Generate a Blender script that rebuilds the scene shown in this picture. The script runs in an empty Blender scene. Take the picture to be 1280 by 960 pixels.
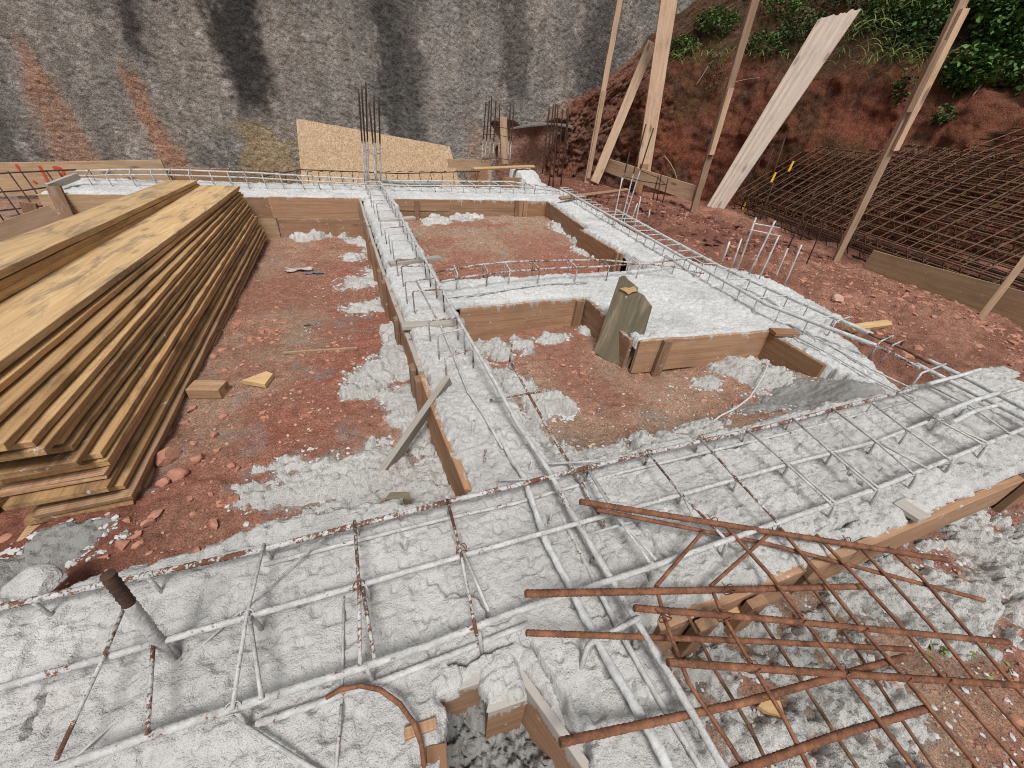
import bpy, math, random
import numpy as np
from mathutils import Matrix, Vector
random.seed(7); RNG = np.random.default_rng(11)
scene = bpy.context.scene
COL = scene.collection

# ------------------------------------------------------------------ camera
F, CX, CY, H = 487.0, 640.0, 480.0, 0.88
v1 = np.array([415-CX, 110-CY, F]); v1 /= np.linalg.norm(v1)
v2 = np.array([2050-CX, 268-CY, F]); v2 -= v1*v1.dot(v2); v2 /= np.linalg.norm(v2)
R = np.stack([v2, v1, np.cross(v2, v1)])
CAM = np.array([0, 0, H])

def at(px, py, z=None, x=None, y=None):
    """the point of the site seen at a photo pixel, on a level (z) or a vertical plane (x or y)"""
    d = R @ np.array([px-CX, py-CY, F])
    if z is not None: t = (z-H)/d[2]
    elif x is not None: t = x/d[0]
    else: t = y/d[1]
    return CAM + t*d

cd = bpy.data.cameras.new('camera'); cam = bpy.data.objects.new('camera', cd); COL.objects.link(cam)
M3 = np.stack([R[:, 0], -R[:, 1], -R[:, 2]], axis=1)
cam.matrix_world = Matrix([list(M3[0])+[0], list(M3[1])+[0], list(M3[2])+[H], [0, 0, 0, 1]])
cd.sensor_width = 36; cd.lens = F/1280*36; cd.clip_end = 300; cd.clip_start = 0.02
scene.camera = cam

# ------------------------------------------------------------------ noise
def h2(ix, iy, seed=0):
    n = (ix.astype(np.int64)*374761393 + iy.astype(np.int64)*668265263 + seed*974634777) & 0xffffffff
    n = ((n ^ (n >> 13))*1274126177) & 0xffffffff
    n = n ^ (n >> 16)
    return (n & 0xffffff)/float(0xffffff)

def vn(x, y, seed=0):
    ix = np.floor(x); iy = np.floor(y); fx = x-ix; fy = y-iy
    fx = fx*fx*fx*(fx*(fx*6-15)+10); fy = fy*fy*fy*(fy*(fy*6-15)+10)
    a = h2(ix, iy, seed); b = h2(ix+1, iy, seed); c = h2(ix, iy+1, seed); d = h2(ix+1, iy+1, seed)
    return (a*(1-fx)+b*fx)*(1-fy)+(c*(1-fx)+d*fx)*fy

def fbm(x, y, oct=4, seed=0, gain=.5):
    s = 0; a = 1; t = 0
    for i in range(oct):
        s = s + a*(vn(x, y, seed+i*17)*2-1); t += a; a *= gain
        x, y = x*2.03+y*.31+11.3, y*2.03-x*.31+4.7
    return s/t

def worley(x, y, seed=0):
    """0 at a cell's centre .. about 1 at its rim"""
    ix = np.floor(x); iy = np.floor(y); best = np.full(np.shape(x), 9.0)
    for dx in (-1, 0, 1):
        for dy in (-1, 0, 1):
            cx = ix+dx; cy = iy+dy
            ex = cx+h2(cx, cy, seed)-x; ey = cy+h2(cx, cy, seed+5)-y
            best = np.minimum(best, ex*ex+ey*ey)
    return np.sqrt(best)

def lumps(x, y, s, seed=0):
    """rounded pebble-like bumps of size s, 0..1"""
    return np.clip(1-worley(x/s, y/s, seed)**2*1.3, 0, 1)

def creases(x, y, s, seed=0, w=5.):
    """narrow wrinkled valley lines, 0..1"""
    return np.clip(1-np.abs(fbm(x*s, y*s, 3, seed))*w, 0, 1)**1.5

def sst(a, b, x):
    t = np.clip((x-a)/(b-a), 0, 1); return t*t*(3-2*t)

# ------------------------------------------------------------------ object helpers
def tagit(o, label=None, cat=None, group=None, kind=None):
    if label: o['label'] = label
    if cat: o['category'] = cat
    if group: o['group'] = group
    if kind: o['kind'] = kind
    return o

def thing(name, label, cat, loc, group=None):
    o = bpy.data.objects.new(name, None); o.empty_display_size = .05
    o.location = [float(v) for v in loc]; COL.objects.link(o)
    return tagit(o, label, cat, group)

def np_mesh(name, verts, faces, mat, parent=None, smooth=True, attr=None, sizes=None):
    """verts (n,3) in world space, faces (m,k) or flat list with sizes"""
    verts = np.asarray(verts, np.float32)
    if parent is not None:
        verts = verts - np.array(parent.location, np.float32)
    me = bpy.data.meshes.new(name)
    me.vertices.add(len(verts)); me.vertices.foreach_set('co', verts.ravel())
    faces = np.asarray(faces)
    k = faces.shape[1]; flat = faces.ravel().astype(np.int32); n = len(faces)
    me.loops.add(len(flat)); me.loops.foreach_set('vertex_index', flat)
    me.polygons.add(n); me.polygons.foreach_set('loop_start', np.arange(0, n*k, k, dtype=np.int32))
    me.polygons.foreach_set('loop_total', np.full(n, k, np.int32))
    me.polygons.foreach_set('use_smooth', np.full(n, smooth, bool))
    me.update(calc_edges=True)
    if attr is not None:
        a = me.color_attributes.new('col', 'FLOAT_COLOR', 'POINT')
        c = np.ones((len(verts), 4), np.float32); c[:, :3] = attr; a.data.foreach_set('color', c.ravel())
    me.materials.append(mat)
    o = bpy.data.objects.new(name, me); COL.objects.link(o)
    if parent is not None: o.parent = parent
    return o

def grid_faces(nu, nv):
    i = np.arange(nu-1)[:, None]*nv + np.arange(nv-1)[None, :]
    return np.stack([i, i+nv, i+nv+1, i+1], -1).reshape(-1, 4)

def prune(V, Fc, keep_face):
    Fc = Fc[keep_face]
    used = np.zeros(len(V), bool); used[Fc.ravel()] = True
    idx = np.cumsum(used)-1
    return used, idx[Fc]

def tube_geo(pts, r, seg=7, ribbed=False, lump=0., seed=0, step=None):
    pts = [np.array(p, float) for p in pts]
    P = [pts[0]]
    step = step or (.0045 if ribbed else (.02 if lump else None))
    for a, b in zip(pts[:-1], pts[1:]):
        L = np.linalg.norm(b-a); n = max(1, int(math.ceil(L/step))) if step else 1
        for i in range(1, n+1): P.append(a+(b-a)*i/n)
    P = np.array(P); n = len(P)
    T = np.gradient(P, axis=0) if n > 2 else np.repeat((P[1]-P[0])[None], n, 0)
    T /= np.linalg.norm(T, axis=1)[:, None]+1e-9
    ref = np.array([0, 0, 1.]) if abs(T[0][2]) < .9 else np.array([1., 0, 0])
    A = np.cross(T, ref); bad = np.linalg.norm(A, axis=1) < .15
    if bad.any(): A[bad] = np.cross(T[bad], np.array([.6, .8, 0.]))
    A /= np.linalg.norm(A, axis=1)[:, None]; B = np.cross(T, A)
    ang = np.arange(seg)/seg*2*np.pi
    s = np.concatenate([[0], np.cumsum(np.linalg.norm(np.diff(P, axis=0), axis=1))])
    rr = np.full((n, seg), r, float)
    if ribbed:
        ph = s[:, None]/.0105*2*np.pi + np.sin(ang)[None, :]*1.5
        rr *= 1+.17*np.maximum(0, np.sin(ph))**.7-.05
    if lump:
        rr *= 1+lump*fbm(s[:, None]*35+ang[None, :]*0, np.cos(ang)[None, :]*1.2+s[:, None]*0, 3, seed)
        rr *= 1+.5*lump*fbm(s[:, None]*120+0*ang[None, :], np.sin(ang)[None, :]*2.+s[:, None]*0, 2, seed+3)
    V = P[:, None, :]+rr[:, :, None]*(np.cos(ang)[None, :, None]*A[:, None, :]+np.sin(ang)[None, :, None]*B[:, None, :])
    V = V.reshape(-1, 3)
    i = np.arange(n-1)[:, None]*seg; j = np.arange(seg)[None, :]; j2 = (j+1) % seg
    Fq = np.stack([i+j, i+j2, i+seg+j2, i+seg+j], -1).reshape(-1, 4)
    V = np.vstack([V, P[0]-T[0]*.0005, P[-1]+T[-1]*.0005]); c0 = n*seg
    jj = np.arange(seg); jn = (jj+1) % seg
    cap0 = np.stack([jn, jj, np.full(seg, c0), np.full(seg, c0)], -1)
    cap1 = np.stack([(n-1)*seg+jj, (n-1)*seg+jn, np.full(seg, c0+1), np.full(seg, c0+1)], -1)
    return V, Fq, np.vstack([cap0, cap1])[:, :3]

def tube(name, pts, r, mat, parent, **kw):
    V, Fq, Ct = tube_geo(pts, r, **kw)
    me = bpy.data.meshes.new(name)
    if parent is not None: V = V-np.array(parent.location)
    n4 = len(Fq); n3 = len(Ct)
    flat = np.concatenate([Fq.ravel(), Ct.ravel()]).astype(np.int32)
    me.vertices.add(len(V)); me.vertices.foreach_set('co', V.astype(np.float32).ravel())
    me.loops.add(len(flat)); me.loops.foreach_set('vertex_index', flat)
    me.polygons.add(n4+n3)
    me.polygons.foreach_set('loop_start', np.concatenate([np.arange(n4)*4, n4*4+np.arange(n3)*3]).astype(np.int32))
    me.polygons.foreach_set('loop_total', np.concatenate([np.full(n4, 4), np.full(n3, 3)]).astype(np.int32))
    me.polygons.foreach_set('use_smooth', np.concatenate([np.ones(n4, bool), np.zeros(n3, bool)]))
    me.update(calc_edges=True); me.materials.append(mat)
    o = bpy.data.objects.new(name, me); COL.objects.link(o)
    if parent is not None: o.parent = parent
    return o

def bend(pts, k=.18, n=4):
    """round the corners of a polyline"""
    pts = [np.array(p, float) for p in pts]; out = [pts[0]]
    for a, b, c in zip(pts[:-2], pts[1:-1], pts[2:]):
        d = min(.012, k*min(np.linalg.norm(a-b), np.linalg.norm(c-b)))
        p = b+(a-b)/np.linalg.norm(a-b)*d; q = b+(c-b)/np.linalg.norm(c-b)*d
        for i in range(n+1):
            t = i/n; out.append((1-t)**2*p+2*t*(1-t)*b+t*t*q)
    out.append(pts[-1]); return out

def board_mesh(L, W, T, seed=0, rough=.0012, nL=None, warp=0., bev=.0015):
    """plank along local X (0..L), width along Y (centred), thickness along Z (centred), slightly uneven edges"""
    nL = nL or max(2, int(L/.04)); rg = np.random.default_rng(seed)
    xs = np.linspace(0, L, nL+1)
    prof = [(-W/2, -T/2+bev), (-W/2, T/2-bev), (-W/2+bev, T/2), (W/2-bev, T/2), (W/2, T/2-bev), (W/2, -T/2+bev), (W/2-bev, -T/2), (-W/2+bev, -T/2)]
    prof = np.array(prof); m = len(prof)
    V = np.zeros((nL+1, m, 3)); V[:, :, 0] = xs[:, None]; V[:, :, 1:] = prof[None]
    s = seed*7.3
    eL = fbm(xs*6+s, xs*0+1.7, 3, seed); eR = fbm(xs*6+s, xs*0+9.1, 3, seed+2)
    V[:, :, 1] += np.where(prof[None, :, 0] < 0, eL[:, None], eR[:, None])*rough*2
    V[:, :, 2] += (fbm(xs*1.2+s, xs*0, 2, seed+4)*warp)[:, None]
    V[:, :, 1] += (fbm(xs*1.0+s, xs*0+5, 2, seed+5)*warp*.5)[:, None]
    V[0, :, 0] += rg.normal(0, rough, m); V[-1, :, 0] += rg.normal(0, rough, m)
    V = V.reshape(-1, 3)
    i = np.arange(nL)[:, None]*m; j = np.arange(m)[None, :]; j2 = (j+1) % m
    q = np.stack([i+j, i+m+j, i+m+j2, i+j2], -1).reshape(-1, 4).tolist()
    q.append(list(range(m))); q.append([nL*m+k for k in range(m)][::-1])
    me = bpy.data.meshes.new('board'); me.from_pydata(V.tolist(), [], q); me.update()
    return me

BSEED = [0]
def board(name, p0, p1, W, T, mat, parent=None, wdir=(0, 0, 1), **kw):
    """plank from p0 to p1 (its centre line); wdir = direction of its width"""
    BSEED[0] += 1
    p0 = np.array(p0, float); p1 = np.array(p1, float)
    X = p1-p0; L = np.linalg.norm(X); X /= L
    Y = np.array(wdir, float); Y -= X*X.dot(Y); Y /= np.linalg.norm(Y); Zv = np.cross(X, Y)
    me = board_mesh(L, W, T, BSEED[0], **kw); me.name = name; me.materials.append(mat)
    o = bpy.data.objects.new(name, me); COL.objects.link(o)
    off = p0
    if parent is not None: o.parent = parent; off = p0-np.array(parent.location)
    o.matrix_local = Matrix([[X[0], Y[0], Zv[0], off[0]], [X[1], Y[1], Zv[1], off[1]], [X[2], Y[2], Zv[2], off[2]], [0, 0, 0, 1]])
    return o

# ------------------------------------------------------------------ materials
def newmat(name):
    m = bpy.data.materials.new(name); m.use_nodes = True
    nt = m.node_tree; nt.nodes.clear()
    out = nt.nodes.new('ShaderNodeOutputMaterial'); b = nt.nodes.new('ShaderNodeBsdfPrincipled')
    nt.links.new(b.outputs[0], out.inputs[0])
    return m, nt, b

def nd(nt, typ, inp=None, **props):
    n = nt.nodes.new(typ)
    for k, v in props.items(): setattr(n, k, v)
    for k, v in (inp or {}).items():
        if hasattr(v, 'is_linked') or isinstance(v, bpy.types.NodeSocket): nt.links.new(v, n.inputs[k])
        else: n.inputs[k].default_value = v
    return n

def noise(nt, vec, scale, detail=4, rough=.55, dist=0.):
    return nd(nt, 'ShaderNodeTexNoise', {'Vector': vec, 'Scale': scale, 'Detail': detail, 'Roughness': rough, 'Distortion': dist}).outputs['Fac']

def ramp(nt, fac, stops):
    r = nd(nt, 'ShaderNodeValToRGB', {'Fac': fac}); e = r.color_ramp.elements
    while len(e) < len(stops): e.new(.5)
    for el, (p, c) in zip(e, stops):
        el.position = p; el.color = (*c, 1) if len(c) == 3 else c
    return r.outputs['Color']

def g3(v): return (v, v, v)
def mix(nt, fac, a, b, mode='MIX'):
    n = nd(nt, 'ShaderNodeMix', data_type='RGBA', blend_type=mode)
    for s, v in ((n.inputs[0], fac), (n.inputs[6], a), (n.inputs[7], b)):
        if isinstance(v, bpy.types.NodeSocket): nt.links.new(v, s)
        else: s.default_value = (*v, 1) if isinstance(v, tuple) and len(v) == 3 else v
    return n.outputs[2]
def mth(nt, op, a, b=0., c=0.):
    n = nd(nt, 'ShaderNodeMath', operation=op)
    for i, v in enumerate((a, b, c)):
        if isinstance(v, bpy.types.NodeSocket): nt.links.new(v, n.inputs[i])
        else: n.inputs[i].default_value = v
    return n.outputs[0]
def bump(nt, b, layers):
    """layers: (height socket, distance in metres, strength)"""
    prev = None
    for h, d, s in layers:
        n = nd(nt, 'ShaderNodeBump', {'Height': h, 'Distance': d, 'Strength': s})
        if prev is not None: nt.links.new(prev, n.inputs['Normal'])
        prev = n.outputs[0]
    nt.links.new(prev, b.inputs['Normal'])
def pos(nt): return nd(nt, 'ShaderNodeNewGeometry').outputs['Position']
def objc(nt): return nd(nt, 'ShaderNodeTexCoord').outputs['Object']
def orand(nt): return nd(nt, 'ShaderNodeObjectInfo').outputs['Random']

def mat_concrete(name, c, fine=1., stain=(.50, .40, .36), stain_amt=.5, rough=.85):
    m, nt, b = newmat(name); p = pos(nt)
    n1 = noise(nt, p, 3.2, 5, .6); n2 = noise(nt, p, 45, 5, .65); n3 = noise(nt, p, 260, 3, .6)
    c = np.array(c)
    col = ramp(nt, n1, [(.25, tuple(c*.78)), (.75, tuple(np.minimum(c*1.12, .9)))])
    col = mix(nt, mth(nt, 'MULTIPLY', ramp_f(nt, n2, .42, .72), .28), col, tuple(c*.68))
    st = ramp_f(nt, noise(nt, p, 2.1, 6, .7, .6), .57, .74)
    col = mix(nt, mth(nt, 'MULTIPLY', st, stain_amt), col, stain)
    wet = ramp_f(nt, noise(nt, p, 4.5, 7, .68, .8), .50, .64)
    col = mix(nt, mth(nt, 'MULTIPLY', wet, .42), col, tuple(c*.58))
    vo = nd(nt, 'ShaderNodeTexVoronoi', {'Vector': p, 'Scale': 95, 'Randomness': 1.}).outputs['Distance']
    speck = ramp_f(nt, noise(nt, p, 140, 2, .5), .66, .72)
    col = mix(nt, mth(nt, 'MULTIPLY', speck, .4), col, tuple(c*.4))
    red = ramp_f(nt, noise(nt, p, 60, 2, .5), .71, .76)
    col = mix(nt, mth(nt, 'MULTIPLY', red, .55), col, (.36, .2, .15))
    nt.links.new(col, b.inputs['Base Color']); b.inputs['Roughness'].default_value = rough
    b.inputs['Specular IOR Level'].default_value = .3
    bump(nt, b, [(n2, .010*fine, .9), (vo, .005*fine, -.6), (n3, .0035*fine, .9)])
    return m

def ramp_f(nt, fac, a, b):
    return nd(nt, 'ShaderNodeMapRange', {'Value': fac, 'From Min': a, 'From Max': b}, interpolation_type='SMOOTHSTEP').outputs[0]

def mat_attr(name, layers, rough=.95, var=.35, vscale=30, grain=(.5, 160), spec=.15):
    """base colour from the mesh's own colour map, broken up by fine grains"""
    m, nt, b = newmat(name); p = pos(nt)
    a = nd(nt, 'ShaderNodeVertexColor', layer_name='col').outputs[0]
    n = noise(nt, p, vscale, 6, .68)
    col = mix(nt, 1., a, ramp(nt, n, [(.25, g3(1-var)), (.5, g3(1.)), (.78, g3(1+var))]), 'MULTIPLY')
    gn = noise(nt, p, grain[1], 3, .6)
    col = mix(nt, grain[0], col, ramp(nt, gn, [(.3, g3(.55)), (.5, g3(1.)), (.7, g3(1.45))]), 'MULTIPLY')
    nt.links.new(col, b.inputs['Base Color']); b.inputs['Roughness'].default_value = rough
    b.inputs['Specular IOR Level'].default_value = spec
    L = []
    for sc, d, s, de in layers: L.append((noise(nt, p, sc, de, .65), d, s))
    bump(nt, b, L)
    return m

def mat_wood(name, dark, light, stain=None, stain_amt=0., grain=1., splash=0., tone=.25, saw=0., knots=True, drip=0.):
    m, nt, b = newmat(name); o = objc(nt); r = orand(nt)
    off = nd(nt, 'ShaderNodeCombineXYZ', {'X': mth(nt, 'MULTIPLY', r, 37.), 'Y': mth(nt, 'MULTIPLY', r, 91.), 'Z': mth(nt, 'MULTIPLY', r, 53.)}).outputs[0]
    v = nd(nt, 'ShaderNodeVectorMath', {0: o, 1: off}, operation='ADD').outputs[0]
    st = nd(nt, 'ShaderNodeMapping', {'Vector': v, 'Scale': (1.2, 22, 22)}).outputs[0]
    st2 = nd(nt, 'ShaderNodeMapping', {'Vector': v, 'Scale': (4, 130, 130)}).outputs[0]
    n1 = noise(nt, st, 1.5, 6, .6, 1.2); n2 = noise(nt, st2, 1., 4, .7)
    fac = mth(nt, 'ADD', mth(nt, 'MULTIPLY', n1, .65), mth(nt, 'MULTIPLY', n2, .35))
    d = np.array(dark); l = np.array(light)
    col = ramp(nt, fac, [(.3, tuple(d)), (.5, tuple((d+l)/2)), (.68, tuple(l))])
    col = mix(nt, 1., col, ramp(nt, r, [(0, g3(1-tone)), (1, g3(1+tone))]), 'MULTIPLY')
    blot = ramp_f(nt, noise(nt, v, 5, 4, .6), .5, .72)
    col = mix(nt, mth(nt, 'MULTIPLY', blot, .30), col, tuple(d*.75))
    if knots:
        kv = nd(nt, 'ShaderNodeMapping', {'Vector': v, 'Scale': (2.2, 7, 7)}).outputs[0]
        kd = nd(nt, 'ShaderNodeTexVoronoi', {'Vector': kv, 'Scale': 1.}).outputs['Distance']
        col = mix(nt, mth(nt, 'MULTIPLY', ramp_f(nt, kd, .17, .07), .75), col, tuple(d*.45))
    if stain:
        sv = nd(nt, 'ShaderNodeMapping', {'Vector': v, 'Scale': (2, 9, 9)}).outputs[0]
        s1 = ramp_f(nt, noise(nt, sv, 1.6, 6, .7, .5), .48, .66)
        col = mix(nt, mth(nt, 'MULTIPLY', s1, stain_amt), col, stain)
    if splash:
        s2 = ramp_f(nt, noise(nt, pos(nt), 26, 5, .7), .69-.12*splash, .75-.12*splash)
        col = mix(nt, mth(nt, 'MULTIPLY', s2, .8), col, (.55, .54, .52))
    if drip:   # cement that ran down from the top edge
        yl = nd(nt, 'ShaderNodeSeparateXYZ', {0: o}).outputs[1]
        dn = noise(nt, nd(nt, 'ShaderNodeMapping', {'Vector': v, 'Scale': (26, 5, 26)}).outputs[0], 1., 5, .7)
        f = mth(nt, 'ADD', dn, mth(nt, 'MULTIPLY', mth(nt, 'SUBTRACT', yl, .075), 5.))
        col = mix(nt, mth(nt, 'MULTIPLY', ramp_f(nt, f, .60, .68), drip), col, (.42, .40, .37))
    nt.links.new(col, b.inputs['Base Color']); b.inputs['Roughness'].default_value = .78
    b.inputs['Specular IOR Level'].default_value = .25
    L = [(n1, .003*grain, .5), (n2, .0012*grain, .7)]
    if saw:
        w = nd(nt, 'ShaderNodeTexWave', {'Vector': nd(nt, 'ShaderNodeMapping', {'Vector': v, 'Scale': (1, .1, .1)}).outputs[0], 'Scale': 34., 'Distortion': 3., 'Detail': 2.}, wave_type='BANDS').outputs['Fac']
        L.append((w, .0022*saw, .6))
    bump(nt, b, L)
    return m

def mat_rust(name, c1=(.155, .066, .037), c2=(.31, .145, .078), c3=(.06, .03, .021)):
    m, nt, b = newmat(name); p = pos(nt)
    n1 = noise(nt, p, 30, 5, .7); n2 = noise(nt, p, 210, 3, .6)
    col = ramp(nt, n1, [(.3, c3), (.48, c1), (.72, c2)])
    col = mix(nt, mth(nt, 'MULTIPLY', ramp_f(nt, n2, .5, .7), .5), col, c2)
    nt.links.new(col, b.inputs['Base Color']); b.inputs['Roughness'].default_value = .8
    b.inputs['Specular IOR Level'].default_value = .3
    bump(nt, b, [(n2, .0015, .7)])
    return m

def mat_coated(name, rust=.63, col=(.54, .535, .52), zfade=None, rc=((.05, .028, .02), (.23, .10, .055))):
    """steel splashed with cement slurry; rust shows where it has flaked off (and above the splash height)"""
    m, nt, b = newmat(name); p = pos(nt)
    n1 = noise(nt, p, 13, 6, .75, .4); n2 = noise(nt, p, 150, 5, .7); n3 = noise(nt, p, 33, 3, .7)
    c = np.array(col)
    base = ramp(nt, n3, [(.3, tuple(c*.66)), (.7, tuple(c*1.15))])
    rst = ramp(nt, n2, [(.3, rc[0]), (.7, rc[1])])
    f = mth(nt, 'ADD', n1, mth(nt, 'MULTIPLY', mth(nt, 'SUBTRACT', n2, .5), .8))
    if zfade:
        z = nd(nt, 'ShaderNodeSeparateXYZ', {0: p}).outputs[2]
        f = mth(nt, 'ADD', f, mth(nt, 'MULTIPLY', ramp_f(nt, z, zfade[0], zfade[1]), .6))
    f = ramp_f(nt, f, rust-.02, rust+.03)
    nt.links.new(mix(nt, f, base, rst), b.inputs['Base Color']); b.inputs['Roughness'].default_value = .8
    b.inputs['Specular IOR Level'].default_value = .25
    bump(nt, b, [(n3, .006, .7), (n2, .003, 1.)])
    return m

def mat_plain(name, c, rough=.7, var=.2, sc=20, bm=.002, trans=0.):
    m, nt, b = newmat(name); p = pos(nt); n = noise(nt, p, sc, 5, .65); c = np.array(c)
    nt.links.new(ramp(nt, n, [(.3, tuple(c*(1-var))), (.7, tuple(c*(1+var)))]), b.inputs['Base Color'])
    b.inputs['Roughness'].default_value = rough
    bump(nt, b, [(n, bm, .6)])
    return m

def mat_leaf(name, c1, c2):
    m, nt, b = newmat(name)
    a = nd(nt, 'ShaderNodeVertexColor', layer_name='col').outputs[0]
    s = nd(nt, 'ShaderNodeSeparateColor', {0: a}).outputs[0]
    nt.links.new(ramp(nt, s, [(0, c1), (.6, c2), (1, tuple(np.array(c2)*1.35+np.array([.015, .01, 0])))]), b.inputs['Base Color'])
    b.inputs['Roughness'].default_value = .6; b.inputs['Specular IOR Level'].default_value = .25
    return m

M = {}
M['concrete'] = mat_concrete('wet_concrete', (.545, .535, .515))
M['concrete_overexposed'] = mat_concrete('overexposed_concrete', (.63, .63, .62), 1.2, stain_amt=.3)  # same concrete farther off, its overexposed brightness put into a paler base colour
M['spill'] = mat_concrete('spilled_concrete', (.58, .57, .54), 1.3, (.34, .2, .15), .75)
M['spill_dark'] = mat_concrete('smeared_mortar', (.30, .295, .28), .9, (.3, .2, .16), .5)
M['soil'] = mat_attr('red_soil', [(9, .06, .6, 6), (42, .035, 1., 6), (150, .012, 1., 4)], var=.38, vscale=26, grain=(.7, 190))
M['bank'] = mat_attr('red_clay_bank', [(5, .15, .7, 7), (22, .08, 1., 6), (80, .025, 1., 5)], var=.45, vscale=14, grain=(.65, 80))
M['wall'] = mat_attr('sprayed_concrete', [(7, .04, .5, 6), (28, .030, .9, 6), (90, .018, 1., 5)], var=.42, vscale=18, grain=(.8, 65))
M['plank'] = mat_wood('yellow_sawn_wood', (.37, .205, .085), (.70, .46, .23), (.14, .09, .05), .55, 1.6, saw=.3, tone=.42)
M['plank_top'] = mat_wood('weathered_yellow_wood', (.46, .285, .135), (.78, .55, .30), (.15, .125, .095), .68, 1.)
M['plank_end'] = mat_wood('dirty_sawn_wood', (.26, .145, .065), (.52, .325, .155), (.08, .055, .03), .6, 1.5, splash=.6, saw=.3)
M['plank_red'] = mat_wood('reddish_sawn_wood', (.30, .165, .09), (.54, .35, .21), (.14, .09, .06), .3, 1., saw=.6)
M['form'] = mat_wood('brown_form_plywood', (.215, .118, .066), (.40, .245, .148), (.36, .26, .19), .4, 1.2, splash=.5, tone=.25, drip=.85)
M['form_edge'] = mat_wood('orange_form_plywood', (.23, .12, .062), (.42, .245, .135), (.18, .10, .06), .4, 1.2, splash=.4, tone=.2, drip=.7)
M['form_pale'] = mat_wood('pale_form_plywood', (.31, .20, .115), (.55, .39, .245), (.2, .13, .08), .3, .6, splash=.5, tone=.12)
M['stake'] = mat_wood('grey_brown_stake', (.17, .09, .05), (.33, .2, .12), (.3, .25, .21), .4, .8, splash=.6)
M['post'] = mat_wood('pinkish_pine', (.38, .25, .165), (.60, .44, .31), (.2, .12, .08), .28, .8)
M['post_dark'] = mat_wood('brown_pine', (.28, .18, .115), (.47, .33, .22), (.15, .09, .06), .35, .8)
M['white_plank'] = mat_wood('whitewashed_plank', (.54, .42, .33), (.74, .64, .55), (.42, .39, .36), .5, 1.6, tone=.05)
M['grey_plank'] = mat_wood('cement_grey_plank', (.29, .26, .22), (.46, .43, .38), (.2, .16, .12), .35, .8, splash=.3)
M['moss'] = mat_wood('mossy_plank', (.105, .095, .062), (.20, .175, .115), (.33, .265, .19), .8, .3, splash=.3, tone=.05)
M['raw'] = mat_wood('fresh_broken_wood', (.42, .26, .12), (.66, .46, .25), None, 0, 1.5)
M['rust'] = mat_rust('orange_rust')
M['rust_dark'] = mat_rust('dark_rust', (.125, .064, .038), (.27, .145, .082), (.07, .04, .028))
M['rust_black'] = mat_rust('blackened_rust', (.05, .03, .022), (.115, .06, .038), (.025, .018, .015))
M['coat'] = mat_coated('slurry_coated_steel', .645)
M['coat_rusty'] = mat_coated('patchy_slurry_steel', .50)
M['coat_white'] = mat_coated('white_slurry_steel', .70, (.58, .58, .57))
M['coat_col'] = mat_coated('splashed_column_steel', .66, (.60, .595, .58), (.20, .50))
M['coat_far'] = mat_coated('splashed_far_steel', .66, (.56, .55, .53), (.40, .56), ((.028, .02, .016), (.085, .048, .034)))
M['yellow'] = mat_plain('yellow_tag_plastic', (.75, .50, .04), .4, .1)
M['pebble'] = mat_plain('pebble', (.47, .30, .22), .85, .35, 40)
M['clod'] = mat_plain('clay_clod', (.40, .19, .13), .95, .3, 30, .006)
M['clod_dark'] = mat_plain('dark_wet_clod', (.14, .052, .037), .9, .35, 30, .006)
M['crumb'] = mat_plain('concrete_crumb', (.52, .515, .50), .9, .15, 60)
M['rag'] = mat_plain('pale_rag', (.42, .38, .35), .9, .4, 25)
M['rag_blue'] = mat_plain('blue_grey_rag', (.13, .15, .19), .9, .4, 25)
M['pipe'] = mat_plain('grey_conduit', (.30, .30, .30), .6, .25, 30)
M['paint'] = mat_plain('red_paint', (.50, .075, .03), .7, .15)
M['twig'] = mat_plain('dry_twig', (.33, .23, .14), .9, .25, 40)
M['leaf'] = mat_leaf('broad_green_leaf', (.022, .055, .013), (.075, .16, .034))
M['leaf_d'] = mat_leaf('dark_green_leaf', (.015, .038, .012), (.05, .105, .03))
M['grass'] = mat_leaf('grass_blade', (.04, .07, .015), (.14, .19, .05))
M['stem'] = mat_plain('green_stem', (.10, .12, .045), .7, .2)

def mat_osb():
    m, nt, b = newmat('strand_board'); o = objc(nt)
    vo = nd(nt, 'ShaderNodeTexVoronoi', {'Vector': nd(nt, 'ShaderNodeMapping', {'Vector': o, 'Scale': (1, 1, 2.2), 'Rotation': (0, .5, 0)}).outputs[0], 'Scale': 48.}, feature='F1')
    vo2 = nd(nt, 'ShaderNodeTexVoronoi', {'Vector': nd(nt, 'ShaderNodeMapping', {'Vector': o, 'Scale': (2.3, 1, 1), 'Rotation': (0, -.4, 0)}).outputs[0], 'Scale': 44.}, feature='F1')
    s1 = nd(nt, 'ShaderNodeSeparateColor', {0: vo.outputs['Color']}).outputs[0]
    s2 = nd(nt, 'ShaderNodeSeparateColor', {0: vo2.outputs['Color']}).outputs[1]
    f = mth(nt, 'ADD', mth(nt, 'MULTIPLY', s1, .5), mth(nt, 'MULTIPLY', s2, .5))
    col = ramp(nt, f, [(.1, (.27, .165, .085)), (.5, (.42, .285, .165)), (.9, (.56, .42, .27))])
    col = mix(nt, mth(nt, 'MULTIPLY', ramp_f(nt, noise(nt, o, 3, 4), .45, .7), .3), col, (.40, .26, .13))
    nt.links.new(col, b.inputs['Base Color']); b.inputs['Roughness'].default_value = .65
    bump(nt, b, [(f, .002, .5)])
    return m
M['osb'] = mat_osb()
M['grey_skin'] = mat_plain('grey_sprayed_skin', (.15, .135, .12), .9, .3, 30, .01)

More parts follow.
